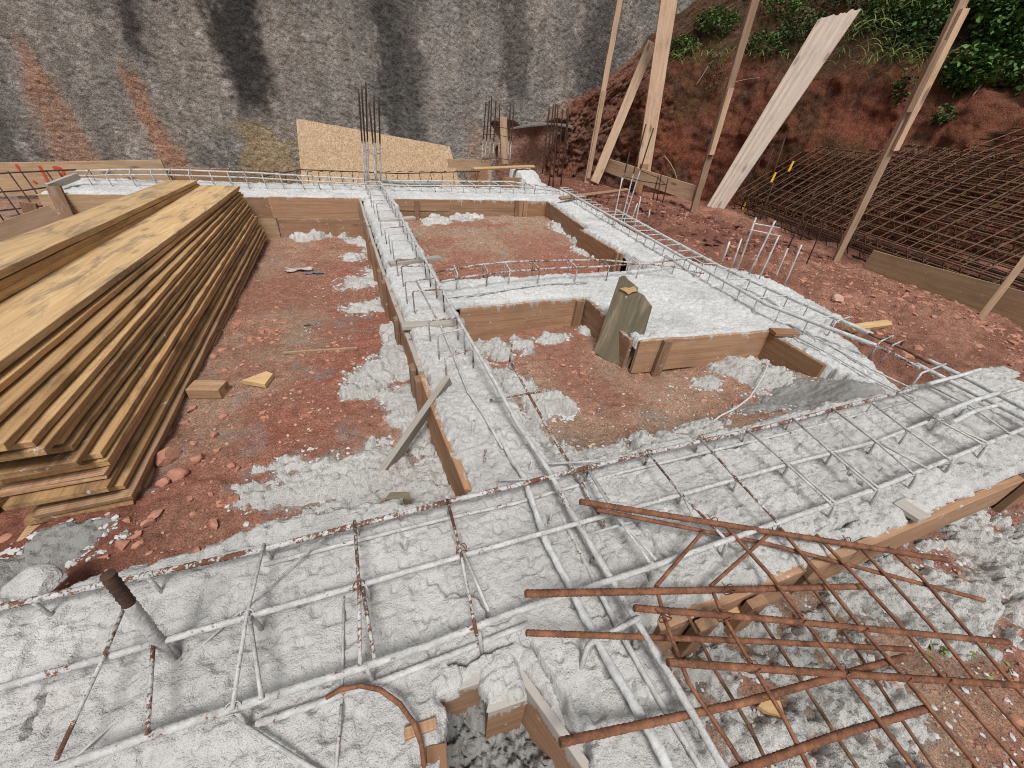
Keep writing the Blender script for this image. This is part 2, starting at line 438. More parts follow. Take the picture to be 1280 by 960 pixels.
# ------------------------------------------------------------------ light
world = bpy.data.worlds.new('World'); scene.world = world; world.use_nodes = True
wn = world.node_tree; wn.nodes.clear()
sky = wn.nodes.new('ShaderNodeTexSky'); sky.sky_type = 'NISHITA'; sky.sun_disc = False
SUN_EL, SUN_AZ = math.radians(60), math.radians(196)
sky.sun_elevation = SUN_EL; sky.sun_rotation = SUN_AZ; sky.dust_density = 4.; sky.air_density = .8; sky.ozone_density = 1.
hs = wn.nodes.new('ShaderNodeHueSaturation'); hs.inputs['Saturation'].default_value = .18
bg = wn.nodes.new('ShaderNodeBackground'); bg.inputs['Strength'].default_value = .058
wo = wn.nodes.new('ShaderNodeOutputWorld')
wn.links.new(sky.outputs[0], hs.inputs['Color']); wn.links.new(hs.outputs[0], bg.inputs['Color']); wn.links.new(bg.outputs[0], wo.inputs[0])
sl = bpy.data.lights.new('sun', 'SUN'); so = bpy.data.objects.new('sun', sl); COL.objects.link(so)
sl.energy = 1.5; sl.angle = math.radians(18); sl.color = (1, .975, .94)
sd = Vector((math.sin(SUN_AZ)*math.cos(SUN_EL), math.cos(SUN_AZ)*math.cos(SUN_EL), math.sin(SUN_EL)))
so.rotation_euler = sd.to_track_quat('Z', 'Y').to_euler()
scene.cycles.use_denoising = True; scene.cycles.denoising_prefilter = 'NONE'; scene.cycles.denoising_input_passes = 'RGB_ALBEDO_NORMAL'
scene.cycles.pixel_filter_type = 'BLACKMAN_HARRIS'; scene.cycles.filter_width = 1.05
scene.view_settings.view_transform = 'Standard'; scene.view_settings.look = 'None'
scene.view_settings.exposure = 0.84; scene.view_settings.gamma = 1

# ------------------------------------------------------------------ ground
def zg(x, y):
    z = np.full(np.shape(x), -.2)
    z = z-.20*sst(1.3, 4.5, y)*sst(.40, .15, x)
    out = sst(2.35, 2.75, x)
    right = -.075+.10*np.exp(-((x-3.1)**2/.25+(y-3.3)**2/1.6))+.05*np.exp(-((x-3.2)**2/.5+(y-1.0)**2/.8))
    right = right-.10*sst(3.6, 4.6, x)
    z = z*(1-out)+right*out
    front = sst(.40, .15, y)*sst(.4, .9, x)
    z = z*(1-front)+(-.21+.02*np.sin(x*3)+.05*sst(1.6, 2.4, x))*front
    room1 = sst(.3, .5, x)*sst(2.3, 2.0, x)*sst(.5, .7, y)*sst(1.9, 1.6, y)
    z = z+room1*(.02+.10*sst(.98, .70, y)+.10*sst(1.75, 2.1, x)*sst(1.35, .9, y))
    notch = sst(-.02, .02, x)*sst(.32, .28, x-.3*(.27-y))*sst(.27, .24, y)
    z = z-.05*notch
    rear = sst(5.2, 5.5, y)*sst(3.0, 2.4, x)
    z = z-.12*rear
    z = z+.028*fbm(x*1.7, y*1.7, 3, 3)+.014*fbm(x*7, y*7, 3, 9)
    clod = lumps(x, y, .055, 21)*sst(.50, .66, vn(x*3.1, y*3.1, 5))
    z = z+.016*clod+.006*lumps(x, y, .018, 31)*sst(.42, .6, vn(x*8, y*8, 6))
    mound = out*sst(5.6, 4.5, y)
    z = z+mound*(.035*fbm(x*5, y*5, 4, 44)+.03*lumps(x, y, .10, 23)*sst(.45, .6, vn(x*2.3, y*2.3, 8)))
    return z

def ground():
    def axis(stops):
        out = [stops[0][0]]
        for (a, s0), (b, s1) in zip(stops[:-1], stops[1:]):
            x = out[-1]
            while x < b-1e-6:
                t = (x-a)/(b-a); x += s0+(s1-s0)*t; out.append(min(x, b))
        return np.unique(np.array(out))
    xs = axis([(-30, 6), (-5, .3), (-2, .02), (-1.2, .010), (2.2, .010), (3.2, .013), (5.2, .022), (7.2, .05), (9, .4), (30, 8)])
    ys = axis([(-30, 6), (-2, .2), (-.6, .02), (-.2, .009), (1.2, .009), (2.5, .014), (5., .024), (7.2, .05), (9, .4), (30, 8)])
    X, Y = np.meshgrid(xs, ys, indexing='ij'); Z = zg(X, Y)
    n1 = fbm(X*1.1, Y*1.1, 4, 50); n2 = fbm(X*3.3, Y*3.3, 4, 60); n3 = fbm(X*9, Y*9, 3, 70)
    red = np.array([.46, .228, .160]); deep = np.array([.46, .172, .118]); tan = np.array([.54, .365, .26]); dark = np.array([.20, .085, .056])
    c = red+np.zeros(X.shape+(1,))
    def bl(c, t, k): return c*(1-k[..., None])+t*k[..., None]
    c = bl(c, deep, .75*sst(.0, .45, n1+.4*n2)*sst(2.3, 2.0, X))
    c = bl(c, tan, .8*sst(.05, .5, -n1+.5*n2)*sst(2.3, 2.0, X))
    c = bl(c, tan, .75*np.exp(-((X-1.15)**2/.12+(Y-1.05)**2/.08))*sst(-.3, .3, n2))
    c = bl(c, tan, .7*sst(3.3, 4.1, Y)*sst(-.3, .2, n2)*sst(2.3, 2.0, X))
    c = bl(c, dark, .5*sst(2.3, 2.7, X)*sst(.35, -.1, n2+.3*n3))
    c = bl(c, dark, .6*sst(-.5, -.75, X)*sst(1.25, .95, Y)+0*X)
    c = bl(c, np.array([.15, .055, .038]), .7*sst(2.6, 2.9, X)*sst(4.8, 3.9, X)*sst(2.2, 3.0, Y)*sst(-.35, .15, n2+.4*n3))
    grey = np.array([.36, .32, .29])
    c = bl(c, grey, .4*sst(.38, .6, n3+.5*n2)*sst(2.3, 2.0, X))
    for x0, x1, y0, y1, fn in SPILLS:
        i0, i1 = np.searchsorted(xs, [x0-.1, x1+.1]); j0, j1 = np.searchsorted(ys, [y0-.1, y1+.1])
        if i1 <= i0 or j1 <= j0: continue
        xx, yy = X[i0:i1, j0:j1], Y[i0:i1, j0:j1]; k = fn(xx, yy)[1]
        st = sst(-.42, .05, k+.30*fbm(xx*14, yy*14, 3, 78)+.2*fbm(xx*45, yy*45, 2, 79))*.8
        c[i0:i1, j0:j1] = bl(c[i0:i1, j0:j1], np.array([.46, .41, .37]), st)
    V = np.stack([X, Y, Z], -1).reshape(-1, 3)
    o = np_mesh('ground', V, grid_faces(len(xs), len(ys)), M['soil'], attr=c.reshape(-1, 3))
    o['kind'] = 'structure'
SPILLS = []

# ------------------------------------------------------------------ retaining wall
def wall():
    Yw = 6.9
    xs = np.concatenate([np.arange(-9, -4.2, .05), np.arange(-4.2, 6.6, .014)]); zs = np.concatenate([np.arange(-.8, 2.7, .014), np.arange(2.9, 4.4, .06)])
    X, Z = np.meshgrid(xs, zs, indexing='ij')
    rug = fbm(X*1.2, Z*.9, 3, 5)*.035+fbm(X*9, Z*8, 4, 15)*.009+.008*lumps(X+.3*Z, Z, .05, 17)*sst(.35, .65, vn(X*4, Z*4, 4))-.006*creases(X, Z+.5*X, 9, 18)+.009*fbm(X*34, Z*34, 2, 19)-.006*creases(X*.5, Z*1.6, 1.3, 20, 14.)
    Y = Yw-rug+.03*Z
    # broken lower right corner of the sprayed skin
    brk = sst(-.03, .03, (X-2.35)-.25*fbm(X*3, Z*3, 3, 8))*sst(.03, -.03, Z-.62+.10*fbm(X*4, Z*2, 3, 9)-.12*sst(2.9, 3.4, X))
    Y = Y+.13*brk
    n1 = fbm(X*1.4, Z*.9, 4, 81); n2 = fbm(X*5, Z*4, 4, 91); n3 = fbm(X*14, Z*11, 3, 95)
    c = np.array([.265, .246, .224])+np.zeros(X.shape+(1,))
    def bl(c, t, k): return c*(1-np.clip(k, 0, 1)[..., None])+np.array(t)*np.clip(k, 0, 1)[..., None]
    c = bl(c, (.345, .30, .255), .8*sst(-.1, .5, n1+.3*n2))
    c = bl(c, (.165, .158, .145), .7*sst(0, .5, -n1+.4*n3))
    c = bl(c, (.46, .42, .39), .5*sst(.25, .5, n3+.5*n2))
    c = c*(1+.32*fbm(X*4.5, Z*.55, 4, 36)+.22*fbm(X*17, Z*2.2, 3, 37))[..., None]
    wob = .10*fbm(X*.5, Z*1.5, 3, 33)+.05*fbm(X*3, Z*6, 3, 34)
    def streak(x0, w0, w1, ztop, zbot, soft=.5):
        t = np.clip((ztop-Z)/(ztop-zbot), 0, 1); wd = w0+(w1-w0)*t
        d = np.abs(X+wob-x0)/wd
        return sst(1.45, .45, d+.55*n2+.3*n3+.35*fbm(X*12, Z*1.2, 3, 38))
    blk = (.045, .044, .043)
    c = bl(c, blk, .93*streak(-.95, .30, .17, 1.75, .1)*sst(.30, .75, Z+.1*n2))
    c = bl(c, blk, .78*streak(-1.95, .10, .05, 1.6, .9)*sst(.85, 1.1, Z+.1*n2))
    c = bl(c, blk, .80*streak(.92, .33, .27, 1.8, 0)*sst(.05, .4, Z+.1*n2)*(.75+.4*n3))
    c = bl(c, blk, .60*streak(2.62, .26, .16, 2.0, .6)*sst(.7, 1.1, Z+.15*n2))
    c = bl(c, blk, .5*streak(3.9, .35, .4, 2.2, 1.2))
    c = bl(c, (.38, .36, .34), .45*streak(2.2, .10, .12, 2., .4)); c = bl(c, (.38, .36, .34), .4*streak(1.55, .22, .3, 2., .4))
    org = (.47, .215, .115)
    c = bl(c, org, .72*streak(-3.02, .07, .26, 1.10, -.2)*sst(1.12, .80, Z+.25*n2)*(.8+.4*n2))
    c = bl(c, org, .72*streak(-2.14, .06, .18, .90, -.2)*sst(.92, .72, Z+.2*n2)*(.85+.4*n2))
    c = bl(c, (.42, .30, .15), .7*sst(1.3, .5, np.abs(X+.88)/.45+.9*n2+.4*n3)*sst(.50, .22, Z+.35*n2))
    c = bl(c, (.40, .27, .19), .6*sst(1.1, .5, np.abs(X-2.15)/.35+.4*n2)*sst(.75, .5, Z+.2*n2))
    c = bl(c, (.40, .215, .155), brk*.92)
    c = bl(c, (.42, .24, .18), .8*sst(.0, .25, (X-3.0)+.2*n2)*sst(1.05, .8, Z-.35*(X-3.4)+.15*n2))
    V = np.stack([X, Y, Z], -1).reshape(-1, 3)
    o = np_mesh('retaining_wall', V, grid_faces(len(xs), len(zs))[:, ::-1], M['wall'], attr=c.reshape(-1, 3))
    tagit(o, 'tall rough grey sprayed concrete retaining wall with black and orange streaks', 'wall')
    # loose slab edge peeling over the exposed clay
    pts = [at(640, 163, y=6.78), at(668, 155, y=6.72), at(700, 150, y=6.74), at(715, 158, y=6.78)]
wall()

# ------------------------------------------------------------------ clay bank
def bank():
    S = [  # base(x,y,z), shoulder, lip, mid slope, top, far
        ((3.30, 7.3, -.3), (3.38, 7.3, .4), (3.45, 7.3, .85), (4.2, 7.3, 1.35), (5.5, 7.3, 2.45), (8, 7.6, 3.9)),
        ((3.42, 6.88, -.3), (3.45, 6.86, .4), (3.62, 6.86, .85), (4.3, 6.9, 1.4), (5.6, 7.0, 2.5), (8.2, 7.3, 4.0)),
        ((4.15, 6.62, -.3), (4.28, 6.66, .6), (4.58, 6.70, 1.25), (4.98, 6.70, 1.65), (6.0, 6.72, 2.5), (8.5, 7.1, 4.1)),
        ((5.0, 6.15, -.3), (5.1, 6.22, .7), (5.25, 6.32, 1.55), (5.55, 6.38, 1.85), (6.5, 6.5, 2.55), (9, 7.0, 4.2)),
        ((5.75, 5.5, -.3), (5.85, 5.55, .7), (6.05, 5.6, 1.65), (6.35, 5.65, 1.9), (7.2, 5.9, 2.5), (9.5, 6.2, 4.2)),
        ((6.3, 4.2, -.3), (6.4, 4.2, .6), (6.65, 4.3, 1.45), (6.95, 4.35, 1.72), (7.8, 4.5, 2.5), (10, 4.9, 4.2)),
        ((6.65, 2.8, -.3), (6.8, 2.85, .5), (7.05, 2.9, 1.12), (7.4, 2.95, 1.45), (8.2, 3.1, 2.3), (10.5, 3.3, 4.1)),
        ((6.9, 1.2, -.3), (7.1, 1.2, .5), (7.4, 1.2, 1.1), (7.75, 1.2, 1.45), (8.5, 1.2, 2.2), (11, 1.2, 4)),
        ((7.1, -1, -.3), (7.3, -1, .5), (7.6, -1, 1.1), (8, -1, 1.4), (8.8, -1, 2.1), (11, -1, 3.8)),
        ((7.2, -5, -.3), (7.4, -5, .5), (7.7, -5, 1.1), (8.1, -5, 1.4), (9, -5, 2.1), (11, -5, 3.8))]
    S = np.array(S); ns, nt_ = S.shape[:2]
    su = np.linspace(0, ns-1, 620); tv = np.linspace(0, nt_-1, 240)
    def interp(A, u, ax):
        i = np.clip(np.floor(u).astype(int), 0, A.shape[ax]-2); f = u-i
        f = f
        sh = [1, 1, 1]; sh[ax] = -1
        return np.take(A, i, ax)*(1-f).reshape(sh)+np.take(A, i+1, ax)*f.reshape(sh)
    G = interp(interp(S, su, 0), tv, 1)
    U, T = np.meshgrid(su, tv, indexing='ij')
    du = np.gradient(G, axis=0); dt = np.gradient(G, axis=1); N = np.cross(dt, du); N /= np.linalg.norm(N, axis=2)[..., None]+1e-9
    if N[:, :, 0].mean() > 0: N = -N
    sa = np.concatenate([[0], np.cumsum(np.linalg.norm(np.diff(G[:, 90], axis=0), axis=1))])
    a = np.repeat(sa[:, None], G.shape[1], 1); b = np.concatenate([np.zeros((len(su), 1)), np.cumsum(np.linalg.norm(np.diff(G, axis=1), axis=2), axis=1)], 1)-.3
    zz = G[:, :, 2].copy()
    flute = fbm(a*3.2, b*.8, 4, 120)*.09
    flute *= sst(2.6, 3.6, U)
    d = .16*fbm(a*1.3, b*1.6, 4, 101)+flute+.03*fbm(a*9, b*7, 4, 111)+.035*lumps(a*1., b, .16, 12)*sst(.45, .62, vn(a*2, b*2, 3))
    d *= sst(-.3, -.05, zz)*.9+.1
    rub = sst(3.4, 2.4, U)*sst(1.5, 1.0, zz)      # broken lumpy clay by the corner
    d += rub*(.09*lumps(a, b, .15, 77)+.05*lumps(a, b, .06, 78)+.03*fbm(a*8, b*8, 3, 79)-.05)
    G = G+N*d[..., None]
    n1 = fbm(a*1.2, b*1.8, 4, 130); n2 = fbm(a*4, b*4, 4, 140); n3 = fbm(a*12, b*10, 3, 150)
    c = np.array([.255, .098, .058])+np.zeros(U.shape+(1,))
    def bl(c, t, k): return c*(1-np.clip(k, 0, 1)[..., None])+np.array(t)*np.clip(k, 0, 1)[..., None]
    c = bl(c, (.295, .10, .058), .8*sst(0, .4, n1))
    c = bl(c, (.15, .088, .042), .7*sst(.05, .45, -n1+.5*n2))
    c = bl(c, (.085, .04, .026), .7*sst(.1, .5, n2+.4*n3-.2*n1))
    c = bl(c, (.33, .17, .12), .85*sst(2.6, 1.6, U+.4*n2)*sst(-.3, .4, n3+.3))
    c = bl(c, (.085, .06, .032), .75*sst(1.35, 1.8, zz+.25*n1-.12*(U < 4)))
    c = bl(c, (.24, .14, .10), .5*sst(.38, .5, n3+.4*n2))
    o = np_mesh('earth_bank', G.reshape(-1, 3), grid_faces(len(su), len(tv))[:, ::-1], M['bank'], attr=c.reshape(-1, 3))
    o['kind'] = 'structure'
    return G, N, U, T
BANK, BN, BU, BT = bank()

# ------------------------------------------------------------------ poured concrete
SH = [  # convex pieces of the foundation plan
    [(-.66, .76), (.02, .72), (.02, -1), (-2.6, -1), (-2.6, .52), (-.80, .69)],
    [(.44, .70), (3.0, .69), (3.0, .218), (.44, .234)],
    [(0, .70), (.46, .69), (.46, .25), (0, .268)],
    [(.10, .30), (.183, .30), (.183, .205), (.106, .210)],
    [(.205, .66), (.46, .66), (.46, 1.0), (.44, 1.6), (.175, 1.6)],
    [(.175, 1.58), (.44, 1.58), (.44, 4.7), (.135, 4.7)],
    [(.170, .30), (.47, .30), (.46, -.42), (.410, -.42)],
    [(-2.36, 4.64), (2.3, 4.62), (2.62, 5.28), (-2.36, 5.28)],
    [(.42, 1.90), (2.1, 1.90), (2.1, 2.24), (.42, 2.24)],
    [(1.23, 1.335), (2.1, 1.27), (2.1, 2.0), (1.26, 1.95)],
    [(2.04, .6), (2.12, .6), (2.40, 1.05), (2.45, 1.32), (2.04, 1.32)],
    [(2.03, 1.3), (2.72, 1.3), (2.80, 1.9), (2.55, 2.25), (2.03, 2.25)],
    [(2.03, 2.2), (2.47, 2.2), (2.50, 3.33), (2.02, 3.33)],
    [(2.09, 3.3), (2.50, 3.3), (2.74, 5.3), (2.28, 4.7)],
    [(2.40, 5.2), (2.70, 5.2), (2.60, 6.15), (2.30, 6.15)],
]
def sd_inside(x, y):
    best = np.full(np.shape(x), -9.)
    for poly in SH:
        P = np.array(poly); c = P.mean(0); d = np.full(np.shape(x), 9.)
        for a, b in zip(P, np.roll(P, -1, 0)):
            n = np.array([-(b-a)[1], (b-a)[0]]); n = n/np.linalg.norm(n)
            if n.dot(c-a) < 0: n = -n
            d = np.minimum(d, (x-a[0])*n[0]+(y-a[1])*n[1])
        best = np.maximum(best, d)
    return best
CR = []
for pl in ([(665, 800), (690, 845), (703, 870), (712, 898), (730, 912), (742, 960)],
           [(783, 640), (805, 672), (826, 690), (832, 698)], [(1035, 560), (1060, 590), (1074, 610)],
           [(560, 826), (590, 818), (640, 800)], [(40, 870), (52, 855), (30, 925)], [(560, 738), (590, 742), (610, 757), (612, 768)],
           [(1175, 545), (1200, 555), (1220, 560)], [(1090, 610), (1150, 590), (1200, 578)], [(1040, 663), (1070, 650)],
           [(330, 655), (380, 640), (430, 634)], [(850, 575), (900, 562), (935, 553)], [(500, 440), (530, 520), (545, 560)]):
    CR += [(at(*p, z=0)[:2], at(*q, z=0)[:2]) for p, q in zip(pl[:-1], pl[1:])]
def crack(x, y):
    d = np.full(np.shape(x), 9.); wx = x+.012*fbm(x*30, y*30, 2, 3); wy = y+.012*fbm(x*30+50, y*30, 2, 4)
    for a, b in CR:
        ab = b-a; t = np.clip(((wx-a[0])*ab[0]+(wy-a[1])*ab[1])/(ab@ab), 0, 1)
        d = np.minimum(d, np.hypot(wx-a[0]-t*ab[0], wy-a[1]-t*ab[1]))
    return sst(.0055, .0015, d)
def ztop(x, y):
    near = sst(1.2, .7, y)
    rg = vn(x*3.7, y*3.7, 66)
    sm = .35+.65*sst(.38, .62, vn(x*2.6+9, y*2.6, 240)*.7+.3*vn(x*9, y*9, 241))
    z = .006*fbm(x*4, y*4, 3, 200)+.0045*fbm(x*22, y*22, 4, 210)
    z = z+.0075*sm*lumps(x, y, .020, 220)*sst(.38, .62, vn(x*6, y*6, 7))+.0050*sm*lumps(x, y, .0105, 221)*sst(.3, .6, vn(x*14, y*14, 8))
    z = z-.0026*sm*creases(x, y, 19, 225)*sst(.25, .6, vn(x*5, y*5, 227))-.0030*sm*creases(x+.3*y, y, 52, 228)-.008*sst(.66, .76, vn(x*38, y*38, 226))-.0045*sst(.66, .78, vn(x*85, y*85, 229))*sst(.3, .6, vn(x*7, y*7, 231))
    z = z+(.007*lumps(x, y, .035, 222)*sst(.55, .75, vn(x*5, y*5, 77)))
    z = z+(.12*sst(5.45, 6.0, y)+.05*fbm(x*6, y*6, 3, 230)*sst(5.4, 5.6, y))*(x > 1.8)
    return z
BOXES = [(.0, 3.1, .10, .262), (.05, .24, .66, 4.7), (.40, 1.3, 1.84, 1.93), (1.16, 2.06, 1.2, 1.37), (-2.4, 2.35, 4.5, 4.67), (1.95, 2.30, 2.55, 4.7)]
def boarded(x, y):
    m = np.zeros(np.shape(x), bool)
    for a, b, c, d in BOXES: m |= (x > a) & (x < b) & (y > c) & (y < d)
    m |= (x > 0) & (x < .2) & (y < .30) & (y > .18); m &= ~((x < .02) & (y < .25)); m &= ~((x > .38) & (x < .52) & (y < .24))
    m |= (np.abs(x-(.186+(.262-y)*.345)) < .03) & (y < .27)
    return m
def concrete_part(name, parent, x0, x1, y0, y1, res, mat, cracks=False):
    nx = int(round((x1-x0)/res)); ny = int(round((y1-y0)/res))
    xs = np.linspace(x0, x1, nx+1); ys = np.linspace(y0, y1, ny+1)
    X, Y = np.meshgrid(xs, ys, indexing='ij')
    d = sd_inside(X, Y)+.016*fbm(X*7, Y*7, 3, 300)+.010*fbm(X*30, Y*30, 3, 310)+.006*lumps(X, Y, .03, 311)
    Z = ztop(X, Y)
    if cracks: Z = Z-.035*crack(X, Y)
    Z = Z-.016*sst(.022, 0, d)
    ins = d > 0
    Z = np.where(ins, Z, np.where(boarded(X, Y), np.minimum(Z, 0)-.034, -.30))
    V = np.stack([X, Y, Z], -1).reshape(-1, 3); Fc = grid_faces(len(xs), len(ys))
    k = ins.ravel()[Fc].any(1)
    used, Fc = prune(V, Fc, k)
    return np_mesh(name, V[used], Fc, mat, parent)
FND = thing('concrete_foundation', 'freshly poured grey white concrete strip foundation forming a grid of trenches', 'foundation', (1, 1.5, -.25))
concrete_part('grade_beam', FND, -2.6, 0, -1, .8, .0042, M['concrete'], True)
concrete_part('grade_beam', FND, 0, 1.6, .16, .75, .0032, M['concrete'], True)
concrete_part('grade_beam', FND, 1.6, 3.05, .16, .75, .0045, M['concrete'], True)
concrete_part('grade_beam', FND, .10, .55, -.6, .16, .0032, M['concrete'], True)
concrete_part('grade_beam', FND, .08, .53, .75, 1.85, .0045, M['concrete'], True)
concrete_part('grade_beam', FND, .08, .53, 1.85, 4.55, .010, M['concrete_overexposed'])
concrete_part('grade_beam', FND, -2.65, 3.0, 4.55, 6.4, .014, M['concrete_overexposed'])
concrete_part('grade_beam', FND, .53, 1.15, 1.82, 2.35, .008, M['concrete_overexposed'])
concrete_part('footing_slab', FND, 1.15, 2.95, .75, 2.35, .0065, M['concrete_overexposed'])
concrete_part('grade_beam', FND, 1.9, 2.95, 2.35, 4.55, .010, M['concrete_overexposed'])

# ------------------------------------------------------------------ spilled concrete on the ground
CRUMBS = []
def spill(label, blobs, h=.03, res=.007, mat='spill', lump=.02, lsz=.028, thr=.28, ragged=.55, seed=0):
    h *= .6; lump *= .85; lsz *= .62
    B = np.array(blobs); x0 = (B[:, 0]-B[:, 2]*1.5).min(); x1 = (B[:, 0]+B[:, 2]*1.5).max(); y0 = (B[:, 1]-B[:, 3]*1.5).min(); y1 = (B[:, 1]+B[:, 3]*1.5).max()
    xs = np.arange(x0, x1, res); ys = np.arange(y0, y1, res); X, Y = np.meshgrid(xs, ys, indexing='ij')
    def mask(X, Y):
        m = np.full(X.shape, -9.)
        for bx, by, rx, ry in B: m = np.maximum(m, 1.15-np.hypot((X-bx)/rx, (Y-by)/ry))
        m0 = m; m = m+ragged*sst(-.42, -.05, m0)*(.7*fbm(X*6, Y*6, 4, 400+seed)+1.1*fbm(X*20, Y*26, 3, 410+seed)+.35*(lumps(X, Y, lsz*.8, 450+seed)-.5))
        return m0, m-thr
    m0, k = mask(X, Y); SPILLS.append((x0, x1, y0, y1, mask))
    L = lumps(X, Y, lsz, 420+seed)*.75*sst(.25, .55, vn(X*11, Y*11, seed+2))+lumps(X, Y, lsz*.5, 430+seed)*.55+lumps(X, Y, lsz*1.9, 440+seed)*.7*sst(.45, .65, vn(X*6, Y*6, seed))+.35*np.abs(fbm(X*40, Y*40, 2, seed+9))
    L = L-.55*creases(X, Y, 34, 460+seed)
    Z = zg(X, Y)+np.clip(k, -.2, .6)/.6*h*.8+(L*lump)*sst(-.05, .12, k)-.004
    V = np.stack([X, Y, Z], -1).reshape(-1, 3); Fc = grid_faces(len(xs), len(ys))
    cr = np.argwhere((k > -.35) & (k < .15) & (m0 > -.4)); rg = np.random.default_rng(seed+70)
    if len(cr):
        cr = cr[rg.integers(0, len(cr), min(len(cr), 260))]; cx_, cy_ = xs[cr[:, 0]]+rg.uniform(-res, res, len(cr)), ys[cr[:, 1]]+rg.uniform(-res, res, len(cr))
        CRUMBS.append(np.stack([cx_, cy_, zg(cx_, cy_)], -1))
    keep = (k > -.03).ravel()[Fc].any(1)
    if not keep.any(): return
    used, Fc = prune(V, Fc, keep)
    o = np_mesh('concrete_spill', V[used], Fc, M[mat])
    return tagit(o, label, 'concrete spill')
def gpt(px, py, dz=0.):
    """the point of the ground seen at a photo pixel"""
    z = -.2
    for i in range(12): p = at(px, py, z=z); z = .5*z+.5*float(zg(np.array(p[0]), np.array(p[1])))
    p = at(px, py, z=z); p[2] += dz; return p
def gb(px, py, rx, ry, z=None):
    p = gpt(px, py) if z is None else at(px, py, z=z); return (p[0], p[1], rx, ry)
spill('spilled grey concrete below the near left form board, beside the leaning grey stick', [gb(400, 605, .2, .13), gb(470, 585, .16, .13), gb(540, 590, .16, .14), gb(545, 625, .1, .08), gb(350, 620, .12, .06)], .045, .006, lump=.022, lsz=.026)
spill('long grey concrete spill running along the middle of the left form boards', [gb(505, 500, .09, .13), gb(500, 450, .07, .2), gb(470, 470, .12, .12), gb(455, 490, .08, .06), gb(510, 530, .07, .12), gb(490, 415, .05, .15)], .035, .006, lump=.02, seed=3, ragged=.75)
spill('small concrete splatter on red soil beside the second stake of the left boards', [gb(462, 385, .15, .13), gb(485, 375, .07, .13)], .03, .008, lump=.018, lsz=.022, seed=5, ragged=.7)
spill('concrete splatter on red soil a little above the small one by the left boards', [gb(450, 352, .16, .16), gb(470, 345, .12, .2)], .03, .008, lump=.018, lsz=.022, seed=6, ragged=.7)
spill('thin concrete splatter in the far corner of the long left trench', [gb(470, 305, .11, .5), gb(455, 300, .16, .2), gb(440, 323, .1, .12)], .03, .012, lump=.03, lsz=.05, seed=7, ragged=.8)
spill('white concrete heap under the far form boards in the left trench', [gb(428, 293, .22, .17), gb(385, 297, .16, .1), gb(345, 294, .15, .12)], .05, .012, lump=.04, lsz=.06, seed=8, ragged=.6)
spill('round grey concrete lump alone on the soil of the near middle pit', [gb(690, 508, .085, .085), gb(672, 515, .05, .05), gb(706, 512, .05, .05)], .075, .005, lump=.016, lsz=.02, seed=9, ragged=.35)
spill('grey concrete spill along the right side of the centre beam in the near pit', [gb(620, 440, .12, .14), gb(650, 432, .1, .08), gb(640, 485, .09, .17), gb(690, 424, .12, .06), gb(655, 540, .06, .12), gb(735, 415, .07, .06)], .04, .006, lump=.022, lsz=.024, seed=10, ragged=.75)
spill('grey brown concrete crumbs against the back of the near front beam', [gb(690, 575, .12, .1), gb(750, 575, .13, .07), gb(830, 555, .16, .07), gb(880, 535, .1, .06)], .035, .006, lump=.024, lsz=.022, seed=11, ragged=.85)
spill('white concrete splash below the board in front of the footing slab', [gb(925, 462, .16, .10), gb(885, 478, .08, .05), gb(955, 475, .1, .1)], .03, .006, lump=.02, seed=12, ragged=.7)
spill('wet grey mortar smear in the right corner of the near middle pit', [gb(1000, 490, .22, .14, -.1), gb(1060, 495, .2, .12, -.06), gb(960, 505, .16, .08, -.12), gb(1090, 492, .14, .1, -.05), gb(1020, 510, .2, .07, -.08)], .03, .006, 'spill_dark', lump=.008, lsz=.03, seed=13, ragged=.4)
spill('white concrete splash in the far pit below the far boards', [gb(572, 270, .24, .24), gb(600, 262, .26, .24), gb(545, 278, .14, .22), gb(650, 264, .2, .16), gb(625, 262, .2, .2)], .05, .014, lump=.03, lsz=.05, seed=14, ragged=.7)
spill('white concrete splash in the far pit below the bowed right boards', [gb(703, 285, .13, .22), gb(737, 317, .16, .18), gb(722, 300, .08, .16), gb(770, 325, .16, .12)], .04, .01, lump=.025, lsz=.04, seed=15, ragged=.7)
spill('broad grey concrete spill over red soil at the lower right below the rusty mesh', [gb(1240, 680, .35, .22, -.18), gb(1120, 740, .30, .16, -.2), gb(1000, 820, .24, .18, -.2), gb(920, 870, .2, .2, -.2), gb(1240, 740, .3, .1, -.18), gb(960, 930, .2, .14, -.2), gb(1060, 930, .18, .1, -.2), gb(1150, 760, .2, .12, -.2), gb(1100, 880, .16, .09, -.2)], .030, .0055, lump=.026, lsz=.024, seed=16, ragged=1.0, thr=.54)
spill('dark grey concrete lumps on the floor of the small notch at the front', [gb(600, 930, .12, .12, -.2), gb(680, 940, .08, .12, -.2), gb(560, 955, .1, .1, -.2)], .05, .005, 'spill_dark', lump=.05, lsz=.03, seed=17, ragged=.3)
spill('cement dust and crumbs on the soil at the near left corner of the front beam', [gb(60, 690, .10, .06), gb(20, 715, .10, .07), gb(110, 672, .08, .04)], .02, .006, 'spill_dark', lump=.02, lsz=.03, seed=18, ragged=1.1, thr=.5)

ground()
